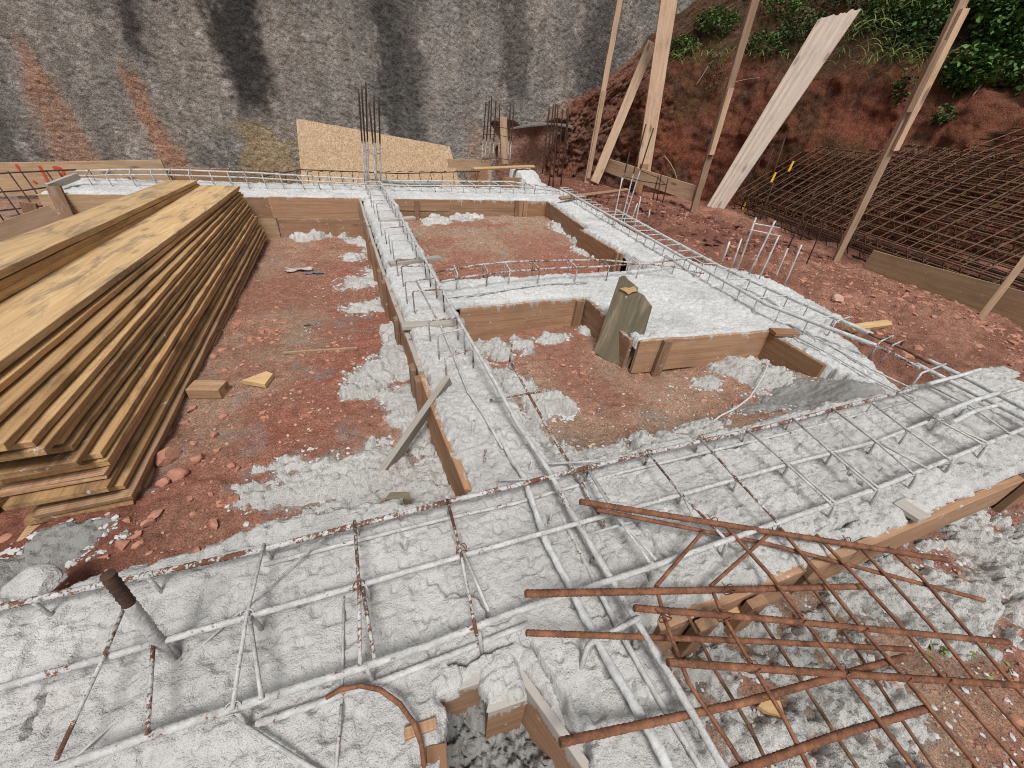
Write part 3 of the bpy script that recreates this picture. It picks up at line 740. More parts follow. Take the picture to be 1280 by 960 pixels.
# ------------------------------------------------------------------ scattered stones (stuff)
def ico():
    import bmesh
    bm = bmesh.new(); bmesh.ops.create_icosphere(bm, subdivisions=1, radius=1)
    V = np.array([v.co for v in bm.verts]); Fc = np.array([[v.index for v in f.verts] for f in bm.faces]); bm.free()
    return V, Fc
IV, IF = ico()
def scatter(name, P, Rr, mat, seed=0, squash=.65, ang=.28):
    rg = np.random.default_rng(seed); n = len(P)
    V = IV[None]*(1+rg.normal(0, ang, (n, len(IV), 1)).clip(-.5, .6))
    sc = rg.uniform(.65, 1.25, (n, 1, 3)); sc[:, :, 2] *= squash
    V = V*sc*Rr[:, None, None]
    th = rg.uniform(0, 6.28, n); c, s = np.cos(th)[:, None], np.sin(th)[:, None]
    x = V[:, :, 0]*c-V[:, :, 1]*s; y = V[:, :, 0]*s+V[:, :, 1]*c
    V = np.stack([x, y, V[:, :, 2]], -1)+P[:, None, :]
    Fc = (IF[None]+(np.arange(n)*len(IV))[:, None, None]).reshape(-1, 3)
    o = np_mesh(name, V.reshape(-1, 3), Fc, mat, smooth=False); o['kind'] = 'stuff'
    return o
def pts_on_ground(n, seed, near=True, box=(-.9, 5, -.3, 6.4), reject=None, bias=1.6):
    rg = np.random.default_rng(seed)
    x = rg.uniform(box[0], box[1], n*8); y = box[2]+(box[3]-box[2])*rg.uniform(0, 1, n*8)**bias
    ok = sd_inside(x, y) < -.03
    ok &= rg.uniform(0, 1, n*8) < sst(.25, .7, vn(x*2.2, y*2.2, seed))+.15
    x, y = x[ok][:n], y[ok][:n]
    return np.stack([x, y, zg(x, y)], -1)
def rs(n, lo, hi, seed, p=2.5): return lo+(hi-lo)*np.random.default_rng(seed).uniform(0, 1, n)**p
P = pts_on_ground(6500, 1); P[:, 2] += .0; o = scatter('gravel', P, rs(len(P), .0015, .0075, 2, 3.5), M['pebble'], 3)
P = pts_on_ground(6000, 4); o = scatter('soil_crumbs', P, rs(len(P), .003, .017, 5, 3.), M['clod'], 6)
P = pts_on_ground(2600, 7, box=(-.35, 2.1, .2, 5)); o = scatter('concrete_crumbs', P, rs(len(P), .0015, .007, 8, 3.5), M['crumb'], 9)
P = pts_on_ground(3600, 17, box=(.5, 3.2, -.35, .25), bias=1.); o = scatter('concrete_crumbs', P, rs(len(P), .002, .009, 18, 3.), M['crumb'], 19)
P = pts_on_ground(1500, 27, box=(2.4, 4.6, .5, 5.4)); o = scatter('soil_clods', P, rs(len(P), .004, .030, 28, 4.), M['clod'], 29)
P = pts_on_ground(500, 31, box=(-1.2, -.45, .75, 2.6), bias=1.); o = scatter('soil_clods', P, rs(len(P), .004, .022, 32, 3.), M['clod'], 33)
P = pts_on_ground(1300, 57, box=(2.6, 4.7, 2.4, 5.6), bias=1.); o = scatter('soil_clods', P, rs(len(P), .008, .05, 58, 2.6), M['clod_dark'], 59)
P = pts_on_ground(500, 37, box=(2.4, 4.6, .5, 4.4)); o = scatter('pale_stones', P, rs(len(P), .003, .011, 38, 3.), M['pebble'], 39)

P = np.vstack(CRUMBS); P = P[sd_inside(P[:, 0], P[:, 1]) < -.02]; scatter('concrete_crumbs', P, rs(len(P), .002, .011, 48, 2.), M['crumb'], 49)
def lump(name, label, cat, p, r, mat, seed=0, sub=2, squash=.7):
    import bmesh
    bm = bmesh.new(); bmesh.ops.create_icosphere(bm, subdivisions=sub+1, radius=1)
    V = np.array([v.co for v in bm.verts]); Fc = np.array([[v.index for v in f.verts] for f in bm.faces]); bm.free()
    # chipped by a few flat cuts, like a broken clod
    rg = np.random.default_rng(seed+900)
    for i in range(9):
        n = rg.normal(size=3); n /= np.linalg.norm(n); h = rg.uniform(.5, .85); d = V@n
        V = V-np.clip(d-h, 0, None)[:, None]*n
    V = V*(1+.06*fbm(V[:, 0]*4+seed, V[:, 1]*4+V[:, 2]*3, 3, seed))[:, None]
    V = V*np.array([1, .8, squash])*r; a = rg.uniform(0, 6.28)
    V = np.stack([V[:, 0]*math.cos(a)-V[:, 1]*math.sin(a), V[:, 0]*math.sin(a)+V[:, 1]*math.cos(a), V[:, 2]], -1)+np.array(p)+np.array([0, 0, r*squash*.45])
    return tagit(np_mesh(name, V, Fc, mat, smooth=False), label, cat)
for i, (px, py, r, lb) in enumerate([(212, 572, .045, 'large flat red clay lump beside the lower right edge of the board pile'),
        (224, 597, .033, 'egg shaped clay lump just below the large flat one by the board pile'),
        (248, 575, .026, 'crumbly pinkish clay lump right of the large flat lump by the pile'),
        (205, 606, .022, 'small dark clay lump nearest the bottom corner of the board pile'),
        (268, 545, .018, 'rounded clay lump on the soil right of the board pile'),
        (185, 655, .02, 'small clay lump in front of the lowest board end')]):
    p = gpt(px, py); lump('clay_lump', lb, 'clay lump', p, r, M['clod'], i+3)
for i, (px, py, r, lb, z) in enumerate([(442, 456, .014, 'pinkish pebble on the red soil just below the thin straw coloured stick', -.19), (480, 523, .013, 'round pale pebble in the concrete spill left of the form board', -.18),
        (395, 330, .02, 'pale stone near the rag in the left trench', -.19)]):
    p = gpt(px, py); lump('stone', lb, 'stone', p, r, M['pebble'], i+40, 1)
p = at(35, 725, z=-.06); lump('broken_concrete', 'pale broken concrete chunk at the left end of the front beam', 'concrete chunk', (p[0], p[1], -.085), .055, M['concrete'], 61, 3, .4)
p = at(808, 362, z=0)
p = at(1042, 380, z=-.05); lump('stone', 'tan stone on the red soil just beyond the right edge of the footing', 'stone', (p[0], p[1], zg(np.array(p[0]), np.array(p[1]))), .05, M['pebble'], 71, 1)

# ------------------------------------------------------------------ formwork
def form(label, a, b, h=.185, mat='form', out=1, battens=(), zt=-.014, lean=0., bm='stake', t=.02, name='form_board', blen=None, group='form boards along the beams'):
    """vertical board along the plan line a-b, set outside the line (out=+1: to the left of a->b)"""
    a = np.array(a, float); b = np.array(b, float); d = (b-a)/np.linalg.norm(b-a); n = np.array([-d[1], d[0]])*out
    zc = zt-h/2
    A = np.array([*(a+n*t*.5), zc]); B = np.array([*(b+n*t*.5), zc])
    th = thing(name, label, 'form board', [(A[0]+B[0])/2, (A[1]+B[1])/2, zt-h], group)
    w = np.array([*(n*-lean), 1.])
    board('board', A, B, h, t, M[mat], th, w, rough=.0035, warp=.007)
    for k in battens:
        c = a+(b-a)*k+n*(t+.0125); top = zt+random.uniform(-.012, .006)
        board('batten', [c[0], c[1], zt-(blen or h)-.03], [c[0]+random.uniform(-.012, .012)*d[0], c[1]+random.uniform(-.012, .012)*d[1], top], .05, .022, M[bm], th, [d[0], d[1], 0], nL=4)
    return th
form('orange brown form board nearest the camera on the left of the centre beam', (.207, .70), (.186, 1.30), .19, 'form_edge', -1 if False else 1, (.97,), t=.022)
form('second form board along the left of the centre beam with a dark end stake', (.180, 1.33), (.152, 2.35), .25, 'form_edge', 1, (.05, .5, .97))
form('third form board along the left of the centre beam, narrow in the distance', (.146, 2.40), (.132, 3.5), .33, 'form_edge', 1, (.1, .6))
form('farthest form board along the left of the centre beam, meeting the far beam', (.130, 3.55), (.118, 4.60), .40, 'form', 1, (.12, .9))
# right side of the centre beam within the front pit is buried; mid beam and footing boards
form('wide brown form board below the middle cross beam, staked at its right end', (1.26, 1.885), (.47, 1.885), .215, 'form', 1, (.10,), t=.022)
form('short brown form board at the left side of the footing slab behind the mossy board', (1.222, 1.36), (1.245, 1.86), .20, 'form', 1, ())
form('brown form board in front of the footing slab, slanted batten near its left end', (2.03, 1.265), (1.220, 1.321), .185, 'form', 1, (.83,), zt=.004)
form('curved brown form board sunk in mortar at the right corner of the near pit', (2.035, .93), (2.035, 1.24), .17, 'form_edge', 1, (), zt=-.010)
form('bowed brown form board of the far pit, nearer half with a dark end stake', (2.00, 2.62), (2.005, 3.34), .20, 'form_edge', 1, (.06,), t=.024)
form('brown form board of the far pit along the right beam, farther half', (2.08, 3.36), (2.215, 4.55), .20, 'form', 1, ())
# far beam, two boards one above the other
form('upper brown board of the far formwork left of the centre beam', (.116, 4.612), (-.72, 4.612), .19, 'form', 1, (), bm='form')
form('lower brown board of the far formwork left of the centre beam, with crusted top', (.116, 4.607), (-.69, 4.607), .18, 'form', 1, (), zt=-.215, t=.02)
form('worn upper far form board right behind the end of the board pile', (-.722, 4.612), (-1.5, 4.612), .19, 'form', 1, ())
form('lower far form board right behind the end of the board pile', (-.70, 4.607), (-1.5, 4.607), .2, 'form_pale', 1, (), zt=-.21)
form('pale far form board beside the white mortar at the far left corner', (-1.502, 4.612), (-2.38, 4.612), .26, 'form_pale', 1, ())
form('upper far form board just right of the centre beam with one stake', (1.038, 4.606), (.44, 4.606), .115, 'form', 1, (.62,), blen=.2)
form('lower far form board just right of the centre beam under a pale gap', (1.038, 4.601), (.44, 4.601), .14, 'form', 1, (), zt=-.137)
form('far form board in the middle of the far pit edged with white drips', (1.85, 4.60), (1.04, 4.60), .22, 'form', 1, (.03,))
form('short curved far form board in the far right corner with two pale battens', (2.23, 4.60), (1.852, 4.60), .26, 'form_edge', 1, (.78, .93), bm='form')
form('end board closing the far beam at its left end', (-2.37, 4.64), (-2.37, 5.28), .26, 'form_pale', 1, ())
# front edge boards
form('long brown form board under the front edge of the near beam at the right', (.98, .228), (2.02, .222), .135, 'form', -1, (), t=.022)
form('short brown form board at the far right end of the near beam front edge', (2.06, .225), (2.70, .228), .15, 'form', -1, (.02,), t=.022)
form('brown form board hidden behind the rusty mesh under the near beam front edge', (.50, .232), (.95, .228), .17, 'form', -1, (.25, .6), t=.022, bm='form')
form('dark brown board at the back of the small notch in the front beam', (.015, .280), (.105, .276), .25, 'form', -1, (), t=.02, zt=-.02)
form('brown board corner under the little concrete tongue of the notch', (.110, .226), (.182, .222), .25, 'form', -1, (), t=.02, zt=-.02)
form('dark brown side board of the near centre beam at the right of the notch', (.186, .262), (.345, -.19), .26, 'form', -1, (), t=.016, zt=-.02)
# wooden wedge lying under front edge
th = board('wood_offcut', at(885, 740, z=-.09), at(925, 760, z=-.08), .05, .03, M['raw'], None, (.3, 1, .2), nL=3)
tagit(th, 'splintered pale wedge of wood under the front beam board beneath the mesh', 'wood offcut')
board_o = board('wood_stake', at(600, 938, z=-.10), at(648, 915, z=-.05), .03, .03, M['raw'], None, (0, .3, 1), nL=3)
bpy.data.objects.remove(board_o)
o = board('wood_stake', at(543, 905, z=-.005), at(506, 918, z=.004), .016, .016, M['plank_red'], None, (0, 0, 1), nL=4); tagit(o, 'thin splintered stick poking out of the concrete by the rusty hoop', 'wood stick')
o = board('wood_block', at(546, 935, z=-.03), at(548, 985, z=-.03), .035, .05, M['form_edge'], None, (1, 0, 0), nL=3); tagit(o, 'orange brown wood block at the left side of the notch', 'wood block')
o = board('loose_slat', at(1015, 604, z=.02) if False else at(1122, 628, z=.006), at(1155, 649, z=.012), .05, .016, M['coat_white'] if False else M['grey_plank'], None, (1, .2, 0), nL=4)
tagit(o, 'cement covered slat end sticking out over the front beam board', 'wood slat')

# pieces of wood around the pits
p0 = gpt(478, 598, .02); p1 = at(561, 474, z=.025)
o = board('leaning_stick', p0, p1, .055, .022, M['grey_plank'], None, np.cross(p1-p0, [1, .5, .6]), rough=.001)
tagit(o, 'grey cement stained stick leaning from the ground onto the centre beam', 'wood stick')
o = board('thin_stick', gpt(355, 444, .012), gpt(447, 438, .014), .014, .012, M['twig'], None, (0, 0, 1)); tagit(o, 'thin straw coloured stick lying flat on the red soil of the left trench', 'stick')
def tri(name, pts, T, mat, label, cat):
    n = len(pts); P = np.array(pts); Q = P+np.array([0, 0, T])
    me = bpy.data.meshes.new(name); V = np.vstack([P, Q]).tolist()
    me.from_pydata(V, [], [list(range(n))[::-1], list(range(n, 2*n))]+[[i, (i+1) % n, (i+1) % n+n, i+n] for i in range(n)])
    me.update(); me.materials.append(mat); o = bpy.data.objects.new(name, me); COL.objects.link(o)
    return tagit(o, label, cat)
tri('wood_offcut', [gpt(304, 481, .004), gpt(333, 486, .004), gpt(343, 473, .006), gpt(335, 470, .006)], .02, M['raw'], 'triangular pale wood offcut lying alone on the red soil beside the board pile', 'wood offcut')
o = board('wood_block', gpt(243, 492, .022), gpt(283, 492, .022), .07, .045, M['plank_red'], None, (0, 1, 0), nL=3); tagit(o, 'short pinkish wood block against the right edge of the board pile', 'wood block')
o = board('red_slat', at(842, 295, z=.0), at(891, 308, z=.0), .03, .02, M['form_edge'], None, (0, 0, 1)); tagit(o, 'orange slat lying on dark soil beyond the right beam', 'wood slat')
o = board('dark_slat', at(700, 248, z=.05), at(785, 237, z=.03), .05, .02, M['stake'], None, (0, 1, .3)); tagit(o, 'dark brown slat lying on the soil before the leaning timbers', 'wood slat')
o = board('pale_offcut', at(1062, 411, z=-.01), at(1110, 404, z=-.01), .045, .025, M['raw'], None, (0, 1, .3)); tagit(o, 'pale wood offcut on the soil just right of the right beam bars', 'wood offcut')
o = board('stake_cap', at(965, 415, z=.012), at(995, 416, z=.012), .06, .02, M['form_edge'], None, (0, 1, 0), nL=3); tagit(o, 'orange board end on the stake at the right corner of the footing slab', 'wood offcut')
o = board('wood_stake', at(966, 412, z=.0), at(952, 447, z=-.17), .055, .03, M['stake'], None, (1, .4, 0), nL=4); tagit(o, 'grey brown stake at the corner where the two footing boards meet', 'wood stake')

# mossy broken board
def mossy():
    a = at(752, 428, z=-.2); b = at(779, 459, z=-.2)
    pl = lambda px, py, yy: at(px, py, y=yy)
    top = [pl(771, 346, 1.66), pl(777, 344, 1.648), pl(784, 350, 1.635), pl(789, 353, 1.62), pl(797, 359, 1.59), pl(799, 365, 1.585), pl(806, 369, 1.555), pl(811, 375, 1.535), pl(817, 383, 1.50)]
    low = [pl(805, 415, 1.45), b, a]
    poly = top+low; P = CAM+(np.array(poly)-CAM)*.945; P[-1, 2] -= .05; P[-2, 2] -= .05; c = P.mean(0)
    u, s, vt = np.linalg.svd(P-c); n = vt[2]; P = P-np.outer((P-c)@n, n)
    if n@(CAM-c) < 0: n = -n
    # local frame so that the grain runs up the board
    up = (P[0]-P[-1]); up /= np.linalg.norm(up); Y = np.cross(n, up)
    L = np.stack([(P-c)@up, (P-c)@Y, (P-c)@n], -1); m = len(L)
    V = np.vstack([L+[0, 0, .011], L-[0, 0, .011]])
    me = bpy.data.meshes.new('mossy_board')
    me.from_pydata(V.tolist(), [], [list(range(m)), list(range(m, 2*m))[::-1]]+[[i, i+m, (i+1) % m+m, (i+1) % m] for i in range(m)]); me.update()
    me.materials.append(M['moss']); o = bpy.data.objects.new('mossy_board', me); COL.objects.link(o)
    o.matrix_world = Matrix([[up[0], Y[0], n[0], c[0]], [up[1], Y[1], n[1], c[1]], [up[2], Y[2], n[2], c[2]], [0, 0, 0, 1]])
    tagit(o, 'mossy green broken board standing upright with a splintered top beside the footing slab', 'board')
    # fresh splinter
    q = []
    for px, py in [(775, 361), (781, 359), (787, 360), (792, 358), (797, 364), (791, 365), (786, 368), (783, 365)]:
        d = R@np.array([px-CX, py-CY, F]); t = ((c+n*.014)-CAM)@n/(d@n); q.append(CAM+d*t)
    q = np.array(q); qq = np.vstack([q-n*.004, q+n*.006]); k = len(q)
    Lq = np.stack([(qq-c)@up, (qq-c)@Y, (qq-c)@n], -1)
    me = bpy.data.meshes.new('splinter'); me.from_pydata(Lq.tolist(), [], [list(range(k))[::-1], list(range(k, 2*k))]+[[i, (i+1) % k, (i+1) % k+k, i+k] for i in range(k)]); me.update()
    me.materials.append(M['raw']); s = bpy.data.objects.new('splinter', me); COL.objects.link(s); s.parent = o
    tagit(s, 'pale freshly torn wood at the broken top')
mossy()

# ------------------------------------------------------------------ pile of sawn boards
near = [(172, 637), (169, 628), (164, 620), (150, 612), (141, 603), (138, 591), (131, 582), (121, 575), (98, 580), (87, 566), (80, 556), (66, 556), (52, 549), (20, 548), (-14, 540), (-46, 524)]
names = ['lowest board of the fanned yellow pile, its end flecked with cement', 'second lowest board of the fanned yellow pile, end crusted with cement', 'third lowest board of the fanned pile, lying on two cement flecked ones',
         'board of the fanned pile whose end peeks out above the lowest three', 'board of the fanned pile under the reddish edged one, with a dirty end', 'reddish edged board low in the fanned pile',
         'rough sawn board just below the middle of the fanned pile', 'middle board of the fanned pile with a dark gap above its end', 'board of the fanned pile resting above the dark gap',
         'board of the fanned pile with saw marks on its edge, seventh from the top sheet', 'board of the fanned pile with a pale wide edge, below the splintered one', 'splintered board high in the fanned pile',
         'pale edged board, fourth from the top of the fanned pile', 'board with a bright edge just above the pale edged one in the fanned pile', 'board two below the mottled top board, its near end out of view', 'board directly under the mottled top board of the fanned pile']
nb = len(near); TH = .0236
for i in range(nb):
    z = -.182+i*TH; f = i/(nb-1)
    a = at(*near[i], z=z); far = at(334-34*f+random.uniform(-1, 1), 296-60*f, y=4.5); a = a+np.array([random.uniform(-.012, .008), random.uniform(-.03, .02), 0])
    far = a+(far-a)*(1+random.uniform(-.012, .012)); d = far-a; d /= np.linalg.norm(d); side = np.cross([0, 0, 1], d); side /= np.linalg.norm(side)
    W = .235+random.uniform(-.02, .02); T = TH-random.uniform(.0035, .0085)
    th = board('sawn_board', a+side*W/2, far+side*W/2, W, T, M['plank_red' if i in (0, 2, 5) else ('plank_end' if i in (1, 3, 4, 8, 11) else 'plank')], None, side, rough=.0018, warp=.0012)
    tagit(th, names[i], 'wooden board', 'pile of sawn boards')
zt = -.182+nb*TH
a = at(-75, 515, z=zt+.01); b = at(300, 234, y=4.46); d = (b-a)/np.linalg.norm(b-a); side = np.cross([0, 0, 1], d)
o = board('sawn_board', a+side*.15, b+side*.15, .30, .024, M['plank_top'], None, side, warp=.003); tagit(o, 'wide mottled yellow top board of the fanned pile with grey stains', 'wooden board', 'pile of sawn boards')
# supporting left half of the pile so that upper boards rest on something
for i in range(5):
    z = -.182+(i*2.3)*TH
    o = board('sawn_board', [-1.12, 1.25+.06*i, z], [-1.04, 4.4-.05*i, z-.175], .22, TH-.0035, M['plank'], None, (1, 0, 0)); tagit(o, 'rear board of the fanned pile, mostly hidden under the upper boards', 'wooden board', 'pile of sawn boards')
# second small stack behind
zs = zt+.028
A = at(-70, 377, z=zs+.06); B = at(250, 227, y=4.45)
for i in range(3):
    d = (B-A)/np.linalg.norm(B-A); side = np.cross([0, 0, 1], d); dz = np.array([0, 0, -.029*(2-i)])
    o = board('sawn_board', A+side*(.09+.008*i)+dz+d*(-.03*i), B+side*(.09+.008*i)+dz-d*.03*i, .20-.015*(2-i), .026, M['plank' if i < 2 else 'plank_top'], None, side, warp=.004)
    tagit(o, ['lowest board of the narrow upper stack left of the mottled board', 'middle board of the narrow upper stack left of the mottled board', 'yellow top board of the narrow upper stack at the left edge'][i], 'wooden board', 'narrow stack of boards')
for k, (t, lb) in enumerate([(.24, 'small wood spacer under the narrow stack, nearer one'), (.50, 'small wood spacer under the narrow stack, farther one')]):
    c = A+(B-A)*t; o = board('wood_spacer', c+np.array([-.05, 0, -.088]), c+np.array([.045, .02, -.088]), .05, .030, M['raw'], None, (0, 1, 0), nL=2); tagit(o, lb, 'wood spacer')
# dirty old boards under the pile at the left edge
for k, (p0, p1, lb) in enumerate([((-1.25, .93, -.175), (-.96, 1.55, -.17), 'dark dirty board lying below the near end of the pile'), ((-1.38, .98, -.15), (-1.02, 1.6, -.145), 'dark mould stained board under the pile at the left picture edge')]):
    o = board('old_board', p0, p1, .16, .025, M['plank_end'], None, (1, 0, .15)); tagit(o, lb, 'wooden board')

# ------------------------------------------------------------------ reinforcement
def stirrup(parent, pts, r, mat, **kw): return tube('stirrup', bend(pts), r, mat, parent, seg=6, **kw)

# --- front beam cage
def front_cage():
    c = thing('rebar_cage', 'white slurry coated rebar cage lying along the near front beam', 'rebar cage', (.8, .47, 0), 'rebar cages over the beams')
    hb = .055
    B = lambda px, py, z=hb: at(px, py, z=z)
    tube('long_bar', [B(-60, 773), B(100, 737), B(327, 687), B(560, 627), B(655, 604), B(810, 566), B(960, 533), B(1120, 492), B(1185, 474), B(1225, 462)], .0065, M['coat_rusty'], c, seg=9, ribbed=True)
    tube('long_bar', [B(-50, 874), B(187, 806), B(447, 732), B(640, 677), B(852, 618), B(985, 580), B(1095, 552), B(1245, 493), B(1290, 480)], .0063, M['coat'], c, seg=9, ribbed=True)
    tube('long_bar', [B(70, 961), B(185, 920), B(317, 877), B(447, 836), B(537, 806), B(640, 766), B(810, 710), B(972, 653), B(1092, 612), B(1227, 557), B(1300, 527)], .0070, M['coat'], c, seg=10, ribbed=True)
    tube('long_bar', [B(320, 905, .012), B(460, 858, .012), B(560, 820, .010), B(660, 780, .010)], .006, M['coat'], c, seg=8, ribbed=True)
    tube('long_bar', [B(330, 706, .008), B(450, 675, .010), B(550, 650, .012), B(640, 630, .012), B(780, 590, .012), B(900, 561, .012), B(1010, 535, .010), B(1150, 498, .008)], .005, M['coat'], c, seg=8)
    hs = hb+.010; hf = hb-.012
    S = [([(155, 760), (128, 825), (70, 950)], 'coat_rusty'), ([(192, 800), (184, 918)], 'coat_rusty'), ([(330, 680), (308, 771), (290, 888)], 'coat'), ([(312, 771), (327, 874)], 'coat'),
         ([(443, 651), (449, 734), (450, 832)], 'coat_rusty'), ([(453, 734), (468, 822)], 'coat_rusty'), ([(559, 624), (575, 687), (596, 795)], 'coat_rusty'), ([(579, 690), (611, 764)], 'coat'),
         ([(735, 588), (768, 641), (812, 703)], 'coat'), ([(737, 588), (780, 655), (820, 700)], 'coat'), ([(811, 567), (851, 617), (905, 672)], 'coat_rusty'), ([(853, 618), (868, 648)], 'coat'),
         ([(876, 549), (922, 600), (972, 653)], 'coat_rusty'), ([(935, 538), (985, 581), (1040, 631)], 'coat'), ([(988, 581), (1043, 628)], 'coat'),
         ([(991, 523), (1040, 566), (1095, 613)], 'coat'), ([(1043, 566), (1098, 610)], 'coat'), ([(1041, 511), (1095, 552), (1143, 593)], 'coat'), ([(1098, 553), (1160, 586)], 'coat'), ([(1091, 505), (1135, 538), (1188, 575)], 'coat'),
         ([(1122, 491), (1173, 525), (1230, 556)], 'coat'), ([(1175, 526), (1234, 553)], 'coat'), ([(1162, 482), (1214, 508), (1263, 543)], 'coat')]
    for pl, m in S:
        q = [B(px, py, hs) for px, py in pl]
        stirrup(c, q, .0036, M[m])
    # hooked legs running down into the concrete under each crossing
    for px, py in [(330, 682), (443, 652), (735, 588), (811, 567), (876, 549), (935, 538), (991, 523), (1041, 511), (1091, 505), (185, 722), (40, 752), (559, 624)]:
        p = B(px, py); stirrup(c, [p+[0, 0, .008], p+[.002, 0, -.075]], .0038, M['coat_rusty' if px > 700 and px < 900 else 'coat'])
    for px, py in [(201, 803), (312, 772), (454, 734), (768, 642), (852, 618), (922, 600), (985, 582), (1040, 567), (1095, 553), (1135, 540), (1173, 526)]:
        p = B(px, py); stirrup(c, [p+[.004, .0, .006], p+[.008, -.002, -.07]], .0042, M['coat'])
    for px, py in [(292, 888), (596, 795), (812, 706), (905, 676), (1040, 632), (1095, 613), (1143, 594), (1188, 576), (1230, 557), (455, 834), (972, 653)]:
        p = B(px, py); stirrup(c, [p+[.004, 0, .008], p+[.006, -.006, -.01], p+[.010, -.012, -.07]], .0042, M['coat'])
    # half buried rods and diagonals on the left slab
    tube('diagonal_rod', [B(405, 672, .03), B(300, 765, .012), B(180, 870, .006), B(85, 955, .004)], .0022, M['coat'], c, seg=6)
    tube('diagonal_rod', [B(288, 895, .02), B(345, 932, .014), B(415, 975, .01)], .0035, M['coat'], c, seg=6)
    for a, b in [((430, 745), (427, 880)), ((427, 880), (420, 960)), ((240, 800), (222, 835))]:
        tube('buried_rod', [B(*a, .003), B(*b, .003)], .0028, M['coat'], c, seg=6)
    # tie wires twisted round the crossings
    for px, py in [(449, 734), (577, 687), (735, 588), (811, 567), (876, 549), (309, 771), (985, 581), (1040, 566), (1095, 552), (935, 538), (1173, 525), (1230, 556), (1040, 631), (182, 722), (1188, 575), (292, 888)]:
        p = B(px, py, hb+.002); q = [p+np.array([math.cos(t)*.012, math.sin(t)*.009, math.sin(t*1.7)*.011]) for t in np.linspace(0, 9.5, 22)]
        q.append(q[-1]+np.array([.012, .008, .012])); tube('tie_wire', q, .0012, M['rust' if px < 900 and px > 400 else 'coat'], c, seg=5)
front_cage()
# rusty hoop and thick dowel on the left slab
o = tube('rusty_hoop', [at(x, y, z=z) for x, y, z in [(408, 872, .02), (425, 862, .028), (450, 857, .03), (475, 862, .032), (500, 880, .03), (518, 905, .025), (527, 930, .015), (530, 955, .0), (530, 985, -.03)]], .0042, M['rust'], None, seg=7, step=.01)
tagit(o, 'thin rusty hooped bar curving out of the concrete beside the notch', 'steel bar')
th = thing('dowel_bar', 'thick rusty topped dowel bar sticking up from the near left slab', 'steel bar', at(214, 824, z=0))
b0 = at(214, 824, z=0); b1 = at(134, 718, y=b0[1]+.02); bm_ = b0+(b1-b0)*.70
tube('bar_shaft', [b0-[0, 0, .02], bm_], .0092, M['coat'], th, seg=12, ribbed=True)
tube('bar_tip', [bm_, b1], .0090, M['rust_black'], th, seg=12, ribbed=True)

# --- centre beam cage
def centre_cage():
    c = thing('rebar_cage', 'slurry coated rebar cage running along the centre beam away from the camera', 'rebar cage', (.4, 2, 0), 'rebar cages over the beams')
    zz = .05
    R1 = [(905, 962), (860, 882), (790, 767), (757, 712), (717, 645), (685, 587), (647, 530), (607, 457), (582, 415), (540, 340), (492, 255), (466, 212)]
    rb = [at(px, py, z=float(zz+.055*sst(560, 420, py))) for px, py in R1]
    tube('long_bar', rb, .0074, M['coat'], c, seg=10, lump=.22, seed=4)
    L1 = [(838, 968), (815, 920), (757, 820), (705, 720), (682, 677), (655, 597), (640, 570), (622, 530)]
    lb = [at(px, py, z=.028) for px, py in L1]; lb[-1][2] = .0; lb[-2][2] = .014
    tube('long_bar', lb, .0084, M['coat_white'], c, seg=10, lump=.35, seed=9)
    L2 = [(628, 560), (605, 520), (585, 490), (565, 440), (550, 405), (520, 350)]
    lb2 = [at(px, py, z=.012) for px, py in L2]; tube('long_bar', lb2, .004, M['coat'], c, seg=7)
    tube('long_bar', [at(px, py, z=.008) for px, py in [(880, 968), (820, 868), (775, 790), (730, 700), (700, 640)]], .006, M['coat'], c, seg=8, lump=.2, seed=5)
    tube('long_bar', [at(px, py, z=.03) for px, py in [(758, 660), (725, 600), (690, 545), (665, 500), (640, 455)]], .005, M['coat_rusty'], c, seg=8, lump=.15)
    # stirrups, hoop tops seen as inverted U
    rbx = np.array([p[0] for p in rb]); rby = np.array([p[1] for p in rb]); o = np.argsort(rby)
    def rx(y): return np.interp(y, rby[o], rbx[o])
    ys = [1.28, 1.40, 1.52, 1.80, 1.98, 2.16, 2.30, 2.62, 2.80, 3.0, 3.22, 3.44, 3.66, 3.9, 4.1, 4.3, 4.5, 4.72, 4.92]
    for i, y in enumerate(ys):
        xr = rx(y)-.005; xl = xr-.155+random.uniform(-.01, .012)+(.03 if y < 1.6 else 0); h = .112+random.uniform(-.008, .012); sk = random.uniform(-.03, .03)
        if y < 1.35: h = .085
        stirrup(c, [[xl+.004, y+sk, -.03], [xl, y+sk, h], [xr, y, h+.004], [xr+.006, y, -.03]], .0036, M['coat_rusty' if 1.5 < y < 2.4 or i % 3 == 0 else 'coat'])
    for a, b in [((612, 500), (692, 487)), ((680, 580), (770, 575)), ((622, 600), (700, 598)), ((735, 668), (790, 652))]:
        stirrup(c, [at(*a, z=.02), at(*b, z=.058)], .0036, M['coat_rusty' if b[0] < 700 else 'coat'])
    for px, py in [(570, 430), (592, 525), (665, 575), (607, 562), (690, 640), (745, 690), (640, 430)]:
        p = at(px, py, z=.05); stirrup(c, [p, p-[.004, 0, .09]], .0038, M['coat_rusty'])
    # short cross bars near the camera
    stirrup(c, [at(760, 795, z=.04), at(800, 772, z=.066), at(791, 812, z=-.01)], .0045, M['coat']); stirrup(c, [at(800, 772, z=.066), at(735, 805, z=.045), at(725, 840, z=-.01)], .0055, M['coat'])
